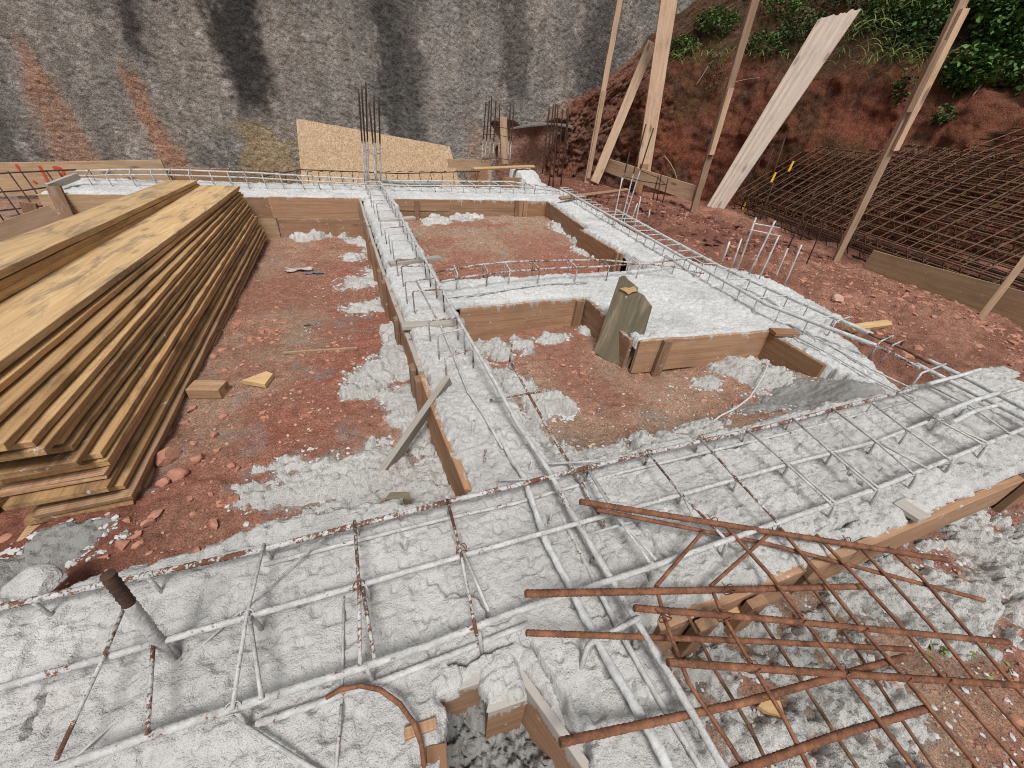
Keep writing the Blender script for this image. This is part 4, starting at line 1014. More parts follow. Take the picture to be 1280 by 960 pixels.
    # wood tie slats cast across the beam
centre_cage()
for px0, py0, px1, py1, lb in [(502, 408, 580, 402, 'cement covered wood slat lying across the centre beam, nearer one'), (487, 330, 550, 322, 'cement covered wood slat lying across the centre beam, second from the near end'), (474, 276, 518, 272, 'cement covered slat across the centre beam, farthest one')]:
    a = at(px0, py0, z=.014); b = at(px1, py1, z=.014); o = board('tie_slat', a, b, .05, .02, M['grey_plank'], None, (0, 1, 0), nL=5); tagit(o, lb, 'wood slat')

# --- far beam cage
def far_cage():
    c = thing('rebar_cage', 'thin white coated rebar cage along the far beam below the strand board', 'rebar cage', (0, 5, 0), 'rebar cages over the beams')
    top = [(95, 214), (150, 212), (212, 212), (320, 216), (400, 221), (495, 226), (637, 227), (690, 234)]
    P = [at(px, py, y=5.14) for px, py in top]
    tube('long_bar', P, .0075, M['coat_white'], c, seg=7)
    Q = [p+np.array([0, -.22, -.012]) for p in P]
    tube('long_bar', Q, .0065, M['coat'], c, seg=7)
    X = np.array([p[0] for p in P]); Zp = np.array([p[2] for p in P])
    for i, x in enumerate(np.arange(-2.2, 2.5, .155)):
        z = np.interp(x, X, Zp)+.008; x2 = x+.05+random.uniform(-.02, .02)
        stirrup(c, [[x+.01, 5.15, -.03], [x, 5.15, z], [x2, 4.91, z-.012], [x2+.02, 4.91, -.03]], .0042, M['coat' if i % 4 else 'coat_rusty'])
far_cage()
o = tube('conduit', [at(x, y, y=5.22) for x, y in [(478, 226), (515, 229), (552, 230)]], .022, M['pipe'], None, seg=12); tagit(o, 'short grey conduit lying on the far beam before the strand board', 'pipe')

# --- middle cross beam cage
def mid_cage():
    c = thing('rebar_cage', 'rust patched rebar cage over the middle cross beam', 'rebar cage', (1.3, 2.1, 0), 'rebar cages over the beams')
    h = .085
    b1 = [at(px, py, z=h) for px, py in [(545, 340), (600, 331), (640, 327), (700, 325.5), (755, 325), (840, 333), (880, 342)]]
    b2 = [at(px, py, z=h) for px, py in [(552, 352), (590, 345), (640, 339), (700, 335), (755, 333), (820, 328), (860, 323)]]
    tube('long_bar', b1, .006, M['coat_rusty'], c, seg=7); tube('long_bar', b2, .006, M['coat_rusty'], c, seg=7)
    tube('long_bar', [at(px, py, z=.015) for px, py in [(560, 372), (620, 364), (680, 355), (735, 352)]], .005, M['coat'], c, seg=7)
    for i, (px, py) in enumerate([(572, 342), (610, 339), (638, 338), (675, 337), (722, 335), (762, 333), (800, 331), (845, 327), (880, 330)]):
        p = at(px, py, z=h+.006); q = p+np.array([.01, .13, .004])
        stirrup(c, [p+np.array([-.012, -.01, -.10]), p, q, q+np.array([.005, .005, -.1])], .004, M['coat_rusty' if i in (1, 3, 5) else 'coat'])
mid_cage()

# --- right beam cage
def right_cage():
    c = thing('rebar_cage', 'white coated rebar cage running along the right beam toward the starter bars', 'rebar cage', (2.3, 2.5, 0), 'rebar cages over the beams')
    h = .075
    l1 = [at(px, py, z=h) for px, py in [(702, 236), (745, 260), (790, 285), (870, 331), (957, 380), (1020, 404), (1095, 432)]]
    r1 = [at(px, py, z=h) for px, py in [(770, 262), (830, 295), (900, 333), (960, 360), (1007, 381), (1090, 418)]]
    tube('long_bar', l1, .0105, M['coat_white'], c, seg=9, lump=.08); tube('long_bar', r1, .0105, M['coat_white'], c, seg=9, lump=.08)
    tube('long_bar', [at(px, py, z=h) for px, py in [(1090, 431), (1120, 444), (1150, 460)]], .007, M['coat_rusty'], c, seg=8, ribbed=True)
    tube('long_bar', [at(px, py, z=h) for px, py in [(1086, 417), (1130, 436), (1165, 455)]], .007, M['rust_dark'], c, seg=8, ribbed=True)
    for d in (0, 11): tube('long_bar', [at(px, py+d, z=.012) for px, py in [(985, 405), (1040, 433), (1090, 462), (1145, 488)]], .0035, M['coat'], c, seg=6)
    L = np.array(l1); Rr = np.array(r1)
    for i, y in enumerate(np.linspace(1.2, 4.9, 27)):
        xl = np.interp(y, L[::-1, 1], L[::-1, 0]); xr = np.interp(y, Rr[::-1, 1], Rr[::-1, 0]) if y < Rr[0, 1] else xl+.12
        k = random.uniform(-.02, .02)
        stirrup(c, [[xl-.015, y-.02, -.02], [xl, y, h+.010], [xr, y+k, h+.010], [xr+.005, y+k, -.02]], .0036, M['coat'])
    for px, py in [(1045, 402), (1100, 427), (1115, 432)]:
        p = at(px, py, z=h+.008); q = p+np.array([.16, .03, .0]); stirrup(c, [p+np.array([-.02, -.01, -.09]), p, q, q+[0, 0, -.05]], .004, M['coat' if px < 1100 else 'coat_rusty'])
right_cage()
def corner_cage():
    c = thing('rebar_cage', 'short white rebar cage leaving the near beam at the right picture edge over red soil', 'rebar cage', (2.6, .6, 0), 'rebar cages over the beams')
    h = .07
    for pts in ([(1145, 455), (1200, 483), (1277, 521), (1330, 546)], [(1160, 450), (1215, 476), (1282, 511), (1340, 540)]):
        tube('long_bar', [at(px, py, z=h) for px, py in pts], .0095, M['coat_white'], c, seg=9, lump=.1)
    for (a, b) in [((1152, 466), (1182, 455)), ((1215, 500), (1258, 490))]:
        p = at(*a, z=h+.012); q = at(*b, z=h+.012); stirrup(c, [p+np.array([-.02, -.01, -.09]), p, q], .0045, M['coat_white'])
    tube('long_bar', [at(px, py, z=h+.022) for px, py in [(1160, 480), (1205, 468), (1225, 462)]], .008, M['coat_white'], c, seg=8, lump=.1)
    tube('long_bar', [at(px, py, z=h+.022) for px, py in [(1170, 520), (1210, 503), (1248, 491)]], .009, M['coat_white'], c, seg=8, lump=.1)
    tube('long_bar', [at(px, py, z=h+.010) for px, py in [(1190, 528), (1220, 513), (1245, 507)]], .008, M['coat_white'], c, seg=8, lump=.1)
corner_cage()

# --- starter bars of columns
def starter(name, label, bars, ties, Y, mat, tm='rust_black', r=.006, jitter=.0):
    c = thing(name, label, 'column bars', at(bars[0][0], bars[0][1], y=Y), 'column starter bars')
    for i, (x0, y0, x1, y1) in enumerate(bars):
        yy = Y+jitter*((i % 3)-1); tube('vertical_bar', [at(x0, y0, y=yy), at(x1, y1, y=yy)], r, M[mat], c, seg=7, step=.12)
    for t in ties:
        tube('tie_bar', [at(px, py, y=Y+dy) for px, py, dy in t], .004, M[tm], c, seg=6)
starter('starter_bars', 'tall starter bars where the centre beam meets the far beam, dark tips above white slurry', [(456, 228, 448, 111), (459, 228, 452, 111), (461, 230, 457, 102), (471, 229, 461.5, 128), (471, 228, 467, 118), (476, 228, 473.5, 121)], [[(455, 188, -.06), (460, 192, -.1), (475, 192, -.1), (476, 188, 0), (468, 186, .06), (458, 188, .0)]], 4.9, 'coat_far', 'coat_rusty', .0085, .08)
starter('starter_bars', 'dark column bars in front of the wall at the far end of the right beam', [(602, 204, 607.5, 127), (606, 202, 612, 125), (612, 198, 614.5, 120), (616, 199, 620, 126), (623.5, 200, 624.5, 130), (635, 200, 638, 130), (637, 203, 642.5, 132)], [[(604, 158, -.1), (615, 157, -.1), (636, 161, .1), (640, 159, .1)], [(605, 168, -.1), (618, 168, .0), (638, 172, .1)], [(603, 199, -.1), (620, 197, -.1), (636, 200, 0)]], 6.1, 'coat_far', 'rust_black', .009, .1)
starter('starter_bars', 'cluster of dark rusty column bars standing before the broken clay corner', [(678, 217, 687, 133), (684, 205, 692, 131), (686, 232, 695, 130), (691, 235, 697.5, 131), (697, 218, 703.5, 136), (701, 232, 710, 136), (706, 205, 711, 136)], [[(683, 162, 0), (700, 164, 0), (710, 160, 0)], [(680, 200, 0), (695, 196, 0), (705, 200, .1)]], 5.6, 'rust_black', 'rust_black', .010, .12)
starter('starter_bars', 'slanted group of starter bars midway along the right beam, rusty upper ends', [(763.5, 293, 778, 222), (771, 300, 807.5, 155), (775, 293, 817, 160), (790, 300, 801, 246), (784, 290, 797, 254), (806.5, 298, 812.5, 262), (779, 225, 787, 190)], [[(764, 281, -.1), (780, 281, 0), (808, 282, 0)], [(778, 220, -.1), (800, 226, -.1), (832, 231, .1)], [(770, 284, -.1), (795, 284, 0), (823, 281, .1)]], 3.5, 'coat_far', 'rust_black', .0065, .1)
starter('starter_bars', 'rusty column bars standing on the soil behind the slanted starter group', [(816, 249, 823, 219), (821, 251, 828, 211), (828, 254, 835, 224)], [[(800, 213, 0), (822, 222, 0), (832, 231, 0)]], 4.3, 'rust_black', 'rust_black', .007, .1)
starter('starter_bars', 'ladder like white starter bars beside the footing slab on the right beam', [(903, 327, 912, 302), (914.5, 334, 927, 298), (921.6, 337, 945, 272), (936, 343, 969, 276), (948, 350, 974, 294), (965, 356, 985, 310), (978, 362, 1002, 306), (987, 368, 996, 351)], [[(943, 279.5, 0), (975, 285, 0)], [(938, 287, 0), (977, 295.5, 0)]], 1.9, 'coat_white', 'coat_white', .0055, .07)
starter('starter_bars', 'thin dark rusty bars rising behind the ladder like white starters', [(985, 310, 1022, 232), (1008, 330, 1045, 245), (1000, 300, 1010, 275), (950, 275, 967, 228)], [], 1.98, 'rust_black', 'rust_black', .0045, .08)

# --- tall timbers
def timber(label, p0, p1, W, T, mat, wdir, extra=(), name='timber_prop'):
    p0 = np.array(p0); p1 = np.array(p1); th = thing(name, label, 'timber', p0, 'timber props by the bank')
    board('post', p0, p1, W, T, M[mat], th, wdir, rough=.002, warp=.006)
    d = (p1-p0); n = np.cross(d, wdir); n /= np.linalg.norm(n)
    if n@(CAM-p0) < 0: n = -n
    wd = np.array(wdir, float)
    for t0, t1, off, side, m in extra:
        q0 = p0+d*t0+n*off+wd*side; q1 = p0+d*t1+n*off+wd*side
        board('splice', q0, q1, W*.8, T*.8, M[m], th, wdir, rough=.002)
    return th
def up_pts(px0, py0, px1, py1, y, zb=None):
    a = at(px0, py0, y=y); return a, at(px1, py1, y=y)
WX = (.94, -.34, 0)
# thin post at the wall's corner
a = at(732, 233, y=6.38); b = at(782, -40, y=6.38); timber('slender yellowish timber prop standing at the corner of wall and bank', a, b, .075, .05, 'post', WX, [(.05, .50, .035, .01, 'post_dark')])
a = at(743, 228, y=6.2); b = at(815, 53, y=6.45); timber('leaning timber brace with a cut top between slender and broad props', a, b, .14, .05, 'post', WX)
a = at(804, 215, y=5.95); b = at(842, -40, y=6.1); timber('broad pinkish plank standing upright above the low rail', a, b, .22, .045, 'post', WX)
a = at(865, 268, z=-.2); b = at(957, -45, y=a[1]); d = (b-a); timber('upright timber prop spliced halfway, at the right end of the low rail', a, b, .085, .05, 'post_dark', WX, [(.30, .58, .045, 0, 'post')])
a = at(1040, 335, z=-.19); b = at(1230, -55, y=a[1]); timber('near timber prop with stepped splices before the rebar stack', a, b, .060, .035, 'post', WX, [(.48, .88, .034, .020, 'post'), (.60, .80, .036, -.030, 'post_dark')])
a = at(905, 20, x=6.4); b = at(925, -40, x=6.5); timber('short dark post standing on the slope above the bank', at(903, 35, x=6.3), b, .1, .06, 'post_dark', WX)
# white plank (tapering sheet with ribs)
def white_plank():
    bl_, br_ = at(879, 265, x=5.15), at(904, 262, x=5.25)
    tl, tr = at(1024, 22, x=5.75), at(1078, 8, x=5.95)
    nu, nv = 60, 41; u = np.linspace(0, 1, nu)[:, None, None]; v = np.linspace(0, 1, nv)[None, :, None]
    G = (bl_*(1-u)+tl*u)*(1-v)+(br_*(1-u)+tr*u)*v
    n = np.cross(tl-bl_, br_-bl_); n /= np.linalg.norm(n)
    if n@(CAM-bl_) < 0: n = -n
    rib = .0035*np.sin(v[..., 0]*np.pi*9)*np.ones((nu, 1))
    G = G+n*(rib*sst(.9, .3, v[..., 0]))[..., None]
    end = .03*fbm(v[0, :, 0]*9, v[0, :, 0]*0, 3, 5); G[-1] += (tl-bl_)/np.linalg.norm(tl-bl_)*(end[:, None]-.02)
    V = np.vstack([G.reshape(-1, 3), (G-n*.018).reshape(-1, 3)]); Fc = grid_faces(nu, nv); k = nu*nv
    rim = [i*nv for i in range(nu)]+[(nu-1)*nv+j for j in range(1, nv)]+[i*nv+nv-1 for i in range(nu-2, -1, -1)]+[j for j in range(nv-2, 0, -1)]
    rimf = np.array([[rim[i], rim[(i+1) % len(rim)], rim[(i+1) % len(rim)]+k, rim[i]+k] for i in range(len(rim))])
    c = bl_.copy(); X = (tl-bl_)/np.linalg.norm(tl-bl_); Yv = np.cross(n, X)
    L = np.stack([(V-c)@X, (V-c)@Yv, (V-c)@n], -1)
    o = np_mesh('white_plank', L, np.vstack([Fc, Fc[:, ::-1]+k, rimf]), M['white_plank'], smooth=False)
    o.matrix_world = Matrix([[X[0], Yv[0], n[0], c[0]], [X[1], Yv[1], n[1], c[1]], [X[2], Yv[2], n[2], c[2]], [0, 0, 0, 1]])
    tagit(o, 'long whitewashed ribbed plank leaning against the red clay bank', 'plank')
white_plank()
# low horizontal rails
o = board('timber_rail', at(738, 200, x=4.05), at(868, 242, x=4.62), .20, .03, M['post_dark'], None, (0, 0, 1)); tagit(o, 'low horizontal rail board joining the upright timbers before the bank', 'board')
o = board('retaining_board', at(1083, 329, x=4.72), at(1330, 406, x=4.40), .25, .03, M['form_pale'], None, (.1, 0, 1)); tagit(o, 'wide brown board on edge holding the rebar stack back', 'board')
o = board('slanted_stake', at(1222, 402, z=-.14), at(1300, 300, x=4.32), .085, .04, M['post_dark'], None, (1, .3, 0)); tagit(o, 'slanted stake propping the wide brown board at the right edge', 'wood stake')
o = board('wood_stake', at(797, 240, y=5.9), at(806, 205, y=5.9), .12, .05, M['form_edge'], None, WX, nL=3); tagit(o, 'short stake below the broad plank under the low rail', 'wood stake')

# strand board and boards at the foot of the wall
def osb():
    Y0, Y1 = 6.42, 6.70
    tl, tr = at(370, 148, y=Y1), at(562, 183, y=Y1-.1); br, bl_ = at(574, 228, y=Y0), at(377, 224, y=Y0)
    P = np.array([tl, tr, br, bl_]); P[2] += (P[2]-P[1])*.35; P[3] += (P[3]-P[0])*.35
    c = P.mean(0); n = np.cross(P[1]-P[0], P[3]-P[0]); n /= np.linalg.norm(n); n *= np.sign(n@(CAM-c))
    P = P-np.outer((P-c)@n, n); X = (P[1]-P[0])/np.linalg.norm(P[1]-P[0]); Zv = np.cross(X, n)
    L = np.stack([(P-c)@X, (P-c)@n, (P-c)@Zv], -1); V = np.vstack([L+[0, .006, 0], L-[0, .006, 0]])
    me = bpy.data.meshes.new('strand_board'); me.from_pydata(V.tolist(), [], [[0, 1, 2, 3], [7, 6, 5, 4]]+[[i, i+4, (i+1) % 4+4, (i+1) % 4] for i in range(4)]); me.update(); me.materials.append(M['osb'])
    o = bpy.data.objects.new('strand_board', me); COL.objects.link(o)
    o.matrix_world = Matrix([[X[0], n[0], Zv[0], c[0]], [X[1], n[1], Zv[1], c[1]], [X[2], n[2], Zv[2], c[2]], [0, 0, 0, 1]])
    tagit(o, 'large tan strand board panel leaning against the grey wall', 'board')
osb()
th = thing('marked_board', 'long brown board at the foot of the wall with red painted numbers', 'board', at(60, 222, y=5.9))
a = at(-40, 226, y=5.9); b = at(210, 219, y=5.9)
board('plank', a, b, .30, .025, M['form_pale'], th, (0, 0, 1))
fc = bpy.data.curves.new('painted_number', 'FONT'); fc.body = "'.13"; fc.size = .24; fc.extrude = .001; fc.space_character = 1.15
fo = bpy.data.objects.new('painted_number', fc); COL.objects.link(fo); bpy.context.view_layer.update(); me = bpy.data.meshes.new_from_object(fo.evaluated_get(bpy.context.evaluated_depsgraph_get())); bpy.data.objects.remove(fo); fo = bpy.data.objects.new('painted_number', me); COL.objects.link(fo); fo.data.materials.clear(); fo.data.materials.append(M['paint'])
pp = at(30, 229, y=5.883); fo.parent = th; fo.location = [pp[i]-th.location[i] for i in range(3)]; fo.rotation_euler = (math.radians(90), 0, 0)
o = board('wood_board', at(200, 222, y=6.0), at(290, 222, y=6.0), .2, .025, M['form_edge'], None, (0, 0, 1)); tagit(o, 'orange brown board low at the wall, right of the one with red numbers', 'board')
o = board('wood_board', at(560, 206, y=6.5), at(612, 208, y=6.5), .16, .03, M['form_pale'], None, (0, 0, 1)); tagit(o, 'short board at the foot of the wall right of the strand board', 'board')
o = board('weathered_board', at(631, 205, y=6.5), at(629, 146, y=6.6), .11, .03, M['form_pale'], None, (1, 0, 0)); tagit(o, 'upright weathered board behind the far column bars', 'board')
o = board('broken_lath', at(592, 211, y=5.9), at(668, 208, y=5.95), .06, .02, M['raw'], None, (0, 1, .3)); tagit(o, 'broken pale lath resting on the raised concrete by the far column', 'wood slat')
for k, (pa, pb, lb) in enumerate([((600, 245), (602, 212), 'upright brown form board under the raised concrete, left one'), ((640, 236), (641, 222), 'brown form board under the raised concrete, right one')]):
    o = board('form_board', at(*pa, y=5.75), at(*pb, y=5.75), .30, .02, M['form_edge'], None, (1, .1, 0)); tagit(o, lb, 'form board', 'form boards along the beams')
# thin slab of sprayed concrete peeling over the exposed clay
th = tri('peeled_skin', [at(638, 162, y=6.74), at(662, 158.5, y=6.66), at(690, 156, y=6.64), at(716, 161, y=6.74), at(712, 157, y=6.86), at(668, 154, y=6.88)], .02, M['grey_skin'], 'thin sheet of sprayed concrete peeling from the wall over exposed clay', 'concrete sheet')

# far left corner: leaning form board, stake and rusty mesh
o = board('leaning_board', at(-60, 322, y=3.9), at(76, 272, y=4.25), .19, .025, M['post_dark'], None, (0, .2, 1)); tagit(o, 'brown form board rising behind the narrow stack at the left edge', 'form board')
o = board('wood_stake', at(93, 288, y=4.45), at(67, 233, y=4.6), .09, .03, M['stake'], None, (1, 0, 0)); tagit(o, 'mortar stained stake at the far left corner of the formwork', 'wood stake')
o = board('wood_batten', at(60, 234, y=4.62), at(97, 220, y=4.9), .05, .03, M['grey_plank'], None, (0, 0, 1)); tagit(o, 'pale batten nailed across the top of the far left stake', 'wood slat')
o = board('wood_stake', at(43, 275, y=4.8), at(35, 253, y=4.8), .10, .03, M['stake'], None, (1, 0, 0), nL=3); tagit(o, 'short grey stake inside the rusty mesh at the left edge', 'wood stake')
c = thing('rusty_mesh', 'dark rusty rebar cage standing at the far left edge before the wall', 'rebar cage', at(20, 260, y=5.2))
for pts in ([(-60, 222), (10, 216), (95, 212)], [(-60, 244), (30, 238), (60, 234)], [(-60, 270), (20, 261), (75, 255)], [(-60, 292), (10, 284), (30, 278)]):
    tube('long_bar', [at(px, py, y=5.25) for px, py in pts], .007, M['rust_black'], c, seg=6)
for x in (-40, -15, 10, 26, 58, 73): tube('cross_bar', [at(x, 214, y=5.3), at(x+45, 276, y=5.1)], .0055, M['rust_black'], c, seg=6)
c = thing('rusty_mesh', 'low dark rusty rebar cage lying between the strand board and the far beam', 'rebar cage', at(470, 222, y=5.7))
for dy in (0, .25):
    tube('long_bar', [at(320, 222, y=5.6+dy), at(376, 212, y=5.6+dy), at(500, 217, y=5.6+dy), at(600, 214, y=5.7+dy)], .006, M['rust_black'], c, seg=6)
for x in range(330, 600, 14): tube('cross_bar', [at(x, 228, y=5.6), at(x-2, 215, y=5.6), at(x+4, 214, y=5.85)], .004, M['rust_black'], c, seg=5)

# ------------------------------------------------------------------ rebar stack by the bank
def cage_panel(label, o0, u, v, n, L, W, D, nl, nc, mat, r=.0072, rc=.0054, sd=0, group='stacked rebar cages by the bank'):
    rg = np.random.default_rng(sd)
    c = thing('rebar_cage', label, 'rebar cage', o0, group)
    for layer in (0, 1):
        for i in range(nl):
            a = o0+v*(W*i/(nl-1)+rg.normal(0, .006))+n*(D*layer)
            tube('long_bar', [a+u*rg.uniform(-.06, .03), a+u*(L*.5)+n*rg.normal(0, .008), a+u*(L+rg.uniform(-.05, .08))], r, M[mat], c, seg=6)
    for k in range(nc):
        s = L*(k+.5)/nc+rg.normal(0, .014); sk = rg.normal(0, .02)
        a = o0+u*s+v*(-.012)+n*(-.008); b = o0+u*(s+sk)+v*(W+.012)+n*(-.008); e = n*(D+.016)
        tube('stirrup', bend([a+v*.06, a, a+e, b+e, b, b-v*.06]), rc, M[mat], c, seg=5)
def stack():
    for (th, o0, L, W, D, nl, nc, lb, sd, mat) in [
        (36, (4.28, .1, -.16), 4.95, 1.10, .11, 10, 32, 'lowest rebar cage of the stack, half buried against the soil', 1, 'rust_black'),
        (37, (4.24, .25, .0), 4.75, 1.08, .12, 10, 31, 'front rebar cage of the stack with its long bars above the brown board', 2, 'rust_dark'),
        (36, (4.52, .0, .10), 4.0, 1.05, .18, 9, 25, 'second rebar cage up, resting on the front one', 3, 'rust_dark'),
        (27, (5.0, -.2, .38), 3.3, .95, .27, 8, 20, 'upper rebar cage of the stack nearest the slope', 4, 'rust_dark'),
        (41, (4.36, .45, -.06), 4.5, 1.0, .10, 8, 24, 'crooked rebar cage leaning over the front cages of the stack', 7, 'rust_dark'),
        (33, (4.72, .2, .22), 3.5, 1.0, .12, 8, 21, 'rebar cage squeezed between the front and the upper cages', 8, 'rust_dark'),
        (25, (5.02, -.1, .66), 3.15, .92, .11, 8, 20, 'topmost rebar cage of the stack under the leafy slope', 5, 'rust_dark')]:
        t = math.radians(th); yaw = math.radians(14+{7: 2.5, 8: -2.2, 5: 1.5}.get(sd, 0))
        u = np.array([math.sin(yaw), math.cos(yaw), 0]); h = np.array([math.cos(yaw), -math.sin(yaw), 0])
        v = h*math.cos(t)+np.array([0, 0, math.sin(t)]); n = -h*math.sin(t)+np.array([0, 0, math.cos(t)])
        o0 = np.array(o0, float)+np.array([.13, 0, 0])
        cage_panel(lb, o0, u, v, n, L, W, D, nl, nc, mat, sd=sd)
stack()
for (a, b, lb) in [((926, 262, 5.0), (957, 180, 5.0), 'dark steel bar leaning on the bank just right of the white plank'), ((940, 262, 4.8), (967, 185, 4.8), 'rusty bar leaning on the bank, middle one of three by the stack end'), ((952, 262, 4.6), (982, 170, 4.7), 'rusty bar leaning on the bank, tallest of three by the stack end')]:
    o = tube('leaning_bar', [at(a[0], a[1], y=a[2]), at(b[0], b[1], y=b[2])], .010, M['rust_black'], None, seg=7); tagit(o, lb, 'steel bar')
for i, (px, py, y, lb) in enumerate([(989, 208, 4.2, 'yellow plastic tag on the rebar stack, uppermost one'), (967, 222, 4.3, 'yellow plastic tag on the rebar stack below the uppermost tag'), (930, 258, 4.75, 'yellow plastic tag at the low end of the rebar stack near the white plank')]):
    p = at(px, py, y=y); q = np.array([.035, -.02, .05])
    tri('yellow_tag', [p+np.array([-.03, 0, -.055]), p+np.array([.015, 0, -.06]), p+np.array([.035, .01, .055]), p+np.array([.0, .01, .06])], .004, M['yellow'], lb, 'tag')

# ------------------------------------------------------------------ rusty mesh in the foreground
def rusty():
    c = thing('rusty_cage', 'orange rusty rebar cage in the right foreground lying over the front beam edge', 'rebar cage', at(1000, 780, z=-.1))
    def zt(px): return .135-.20*np.clip((px-660)/560, -.1, 1.25)
    T = lambda px, py, dz=0.: at(px, py, z=float(zt(px))+dz)
    for (pl, r) in [([(725, 627, .02), (880, 652, .02), (1185, 700, .03)], .0072), ([(745, 637, .01), (960, 680, 0), (1230, 750, 0)], .0052), ([(657, 742, .012), (870, 738, .0), (1080, 733, -.02)], .0070), ([(658, 791, -.035), (960, 802, -.05), (1140, 812, -.06)], .0058),
                    ([(793, 760, .015), (960, 774, .01), (1262, 803, .01)], .0066), ([(835, 828, .012), (1000, 839, .01), (1310, 859, .01)], .0068), ([(700, 928, -.045), (930, 878, -.02), (1132, 821, .0)], .0066), ([(915, 966, -.02), (1050, 918, -.01), (1160, 885, .0)], .0066)]:
        tube('long_bar', [T(*p) for p in pl], r, M['rust'], c, seg=10, ribbed=True)
    def cb(pl, r=.0042, m='rust'):
        tube('cross_bar', [T(*p) for p in pl], r, M[m], c, seg=7, step=.03)
    cb([(880, 663, .02), (820, 733, -.006)]); cb([(961, 668, .02), (888, 733, -.006)])
    cb([(820, 733, 0), (830, 772, .005), (861, 854, -.01), (911, 929, -.02), (935, 968, -.03)])
    cb([(888, 733, 0), (905, 772, .006), (942, 835, .0), (980, 897, -.01), (1013, 964, -.02)])
    cb([(905, 655, .02), (961, 717, .012), (1017, 791, .012), (1055, 841, .014), (1150, 970, .01)], .0046)
    cb([(975, 660, .02), (1027, 722, .012), (1077, 785, .014), (1130, 846, .014), (1228, 966, .01)], .0046)
    cb([(1020, 668, .02), (1072, 722, .012), (1127, 783, .015), (1180, 848, .014), (1280, 962, .01)], .0046)
    cb([(1070, 678, .02), (1110, 722, .012), (1172, 791, .015), (1222, 853, .014), (1300, 940, .01)], .0044)
    cb([(1110, 684, .02), (1152, 722, .012), (1220, 801, .014), (1270, 860, .012), (1310, 900, .01)], .0044)
    # lower layer
    for pl in ([(1005, 720), (1060, 797), (1122, 892), (1170, 962)], [(925, 735), (985, 825), (1047, 922), (1075, 965)], [(855, 760), (895, 840), (935, 905), (962, 960)]):
        cb([(px, py, -.075) for px, py in pl], .0038, 'rust_dark')
    for px, py in [(893, 653), (962, 663), (1060, 678), (1000, 775), (1053, 839), (905, 771), (942, 835), (832, 772), (1077, 785), (1130, 846), (1180, 848), (912, 738)]:
        p = T(px, py, .012); q = [p+np.array([math.cos(t)*.011, math.sin(t)*.009, math.sin(t*1.6)*.010]) for t in np.linspace(0, 9, 20)]
        q.append(q[-1]+np.array([-.01, .01, .012])); tube('tie_wire', q, .0013, M['rust'], c, seg=5)
rusty()
o = tri('wood_chip', [at(945, 885, z=-.17), at(958, 893, z=-.17), at(978, 898, z=-.165), at(972, 878, z=-.16), at(952, 876, z=-.16)], .012, M['raw'], 'pale wood chip on the soil under the rusty cage', 'wood chip')
o = tri('wood_chip', [at(733, 560, z=-.12), at(750, 578, z=-.12), at(757, 574, z=-.115), at(742, 556, z=-.12)], .01, M['raw'], 'curved pale wood shaving beside the back of the front beam', 'wood chip')
o = tri('wood_chip', [at(482, 630, z=-.05), at(515, 630, z=-.05), at(512, 620, z=-.05), at(488, 621, z=-.05)], .02, M['moss'], 'dark wet wood scrap in the concrete left of the board end', 'wood chip')
o = tube('curved_cord', [at(x, y, z=-.1) for x, y in [(890, 528), (900, 520), (920, 510), (937, 497), (946, 483), (955, 468), (960, 455)]], .004, M['crumb'], None, seg=6, step=.01); tagit(o, 'pale cord curving over the soil below the footing slab', 'cord')

def cloth(name, p, s, mat, label, seed, parent=None):
    n = 22; u = np.linspace(-1, 1, n); X, Y = np.meshgrid(u, u, indexing='ij')
    Z = .35*fbm(X*1.5+seed, Y*1.5, 3, seed)+.12*np.abs(fbm(X*5, Y*5, 2, seed+1))
    rr = 1+.5*fbm(np.arctan2(Y, X)*1.3, X*0, 3, seed+2)
    V = np.stack([X*rr*s*1.6, Y*rr*s*.7, (Z+.25)*s*.8], -1)+np.array(p)
    return tagit(np_mesh(name, V.reshape(-1, 3), grid_faces(n, n), mat), label, 'rag')
for px, py, s, m, lb, sd in [(375, 338, .05, 'rag', 'crumpled pale rag on the soil of the left trench', 3), (393, 342, .04, 'rag_blue', 'crumpled dark blue rag beside the pale one in the left trench', 5)]:
    p = gpt(px, py); cloth('rag', p, s, M[m], lb, sd)

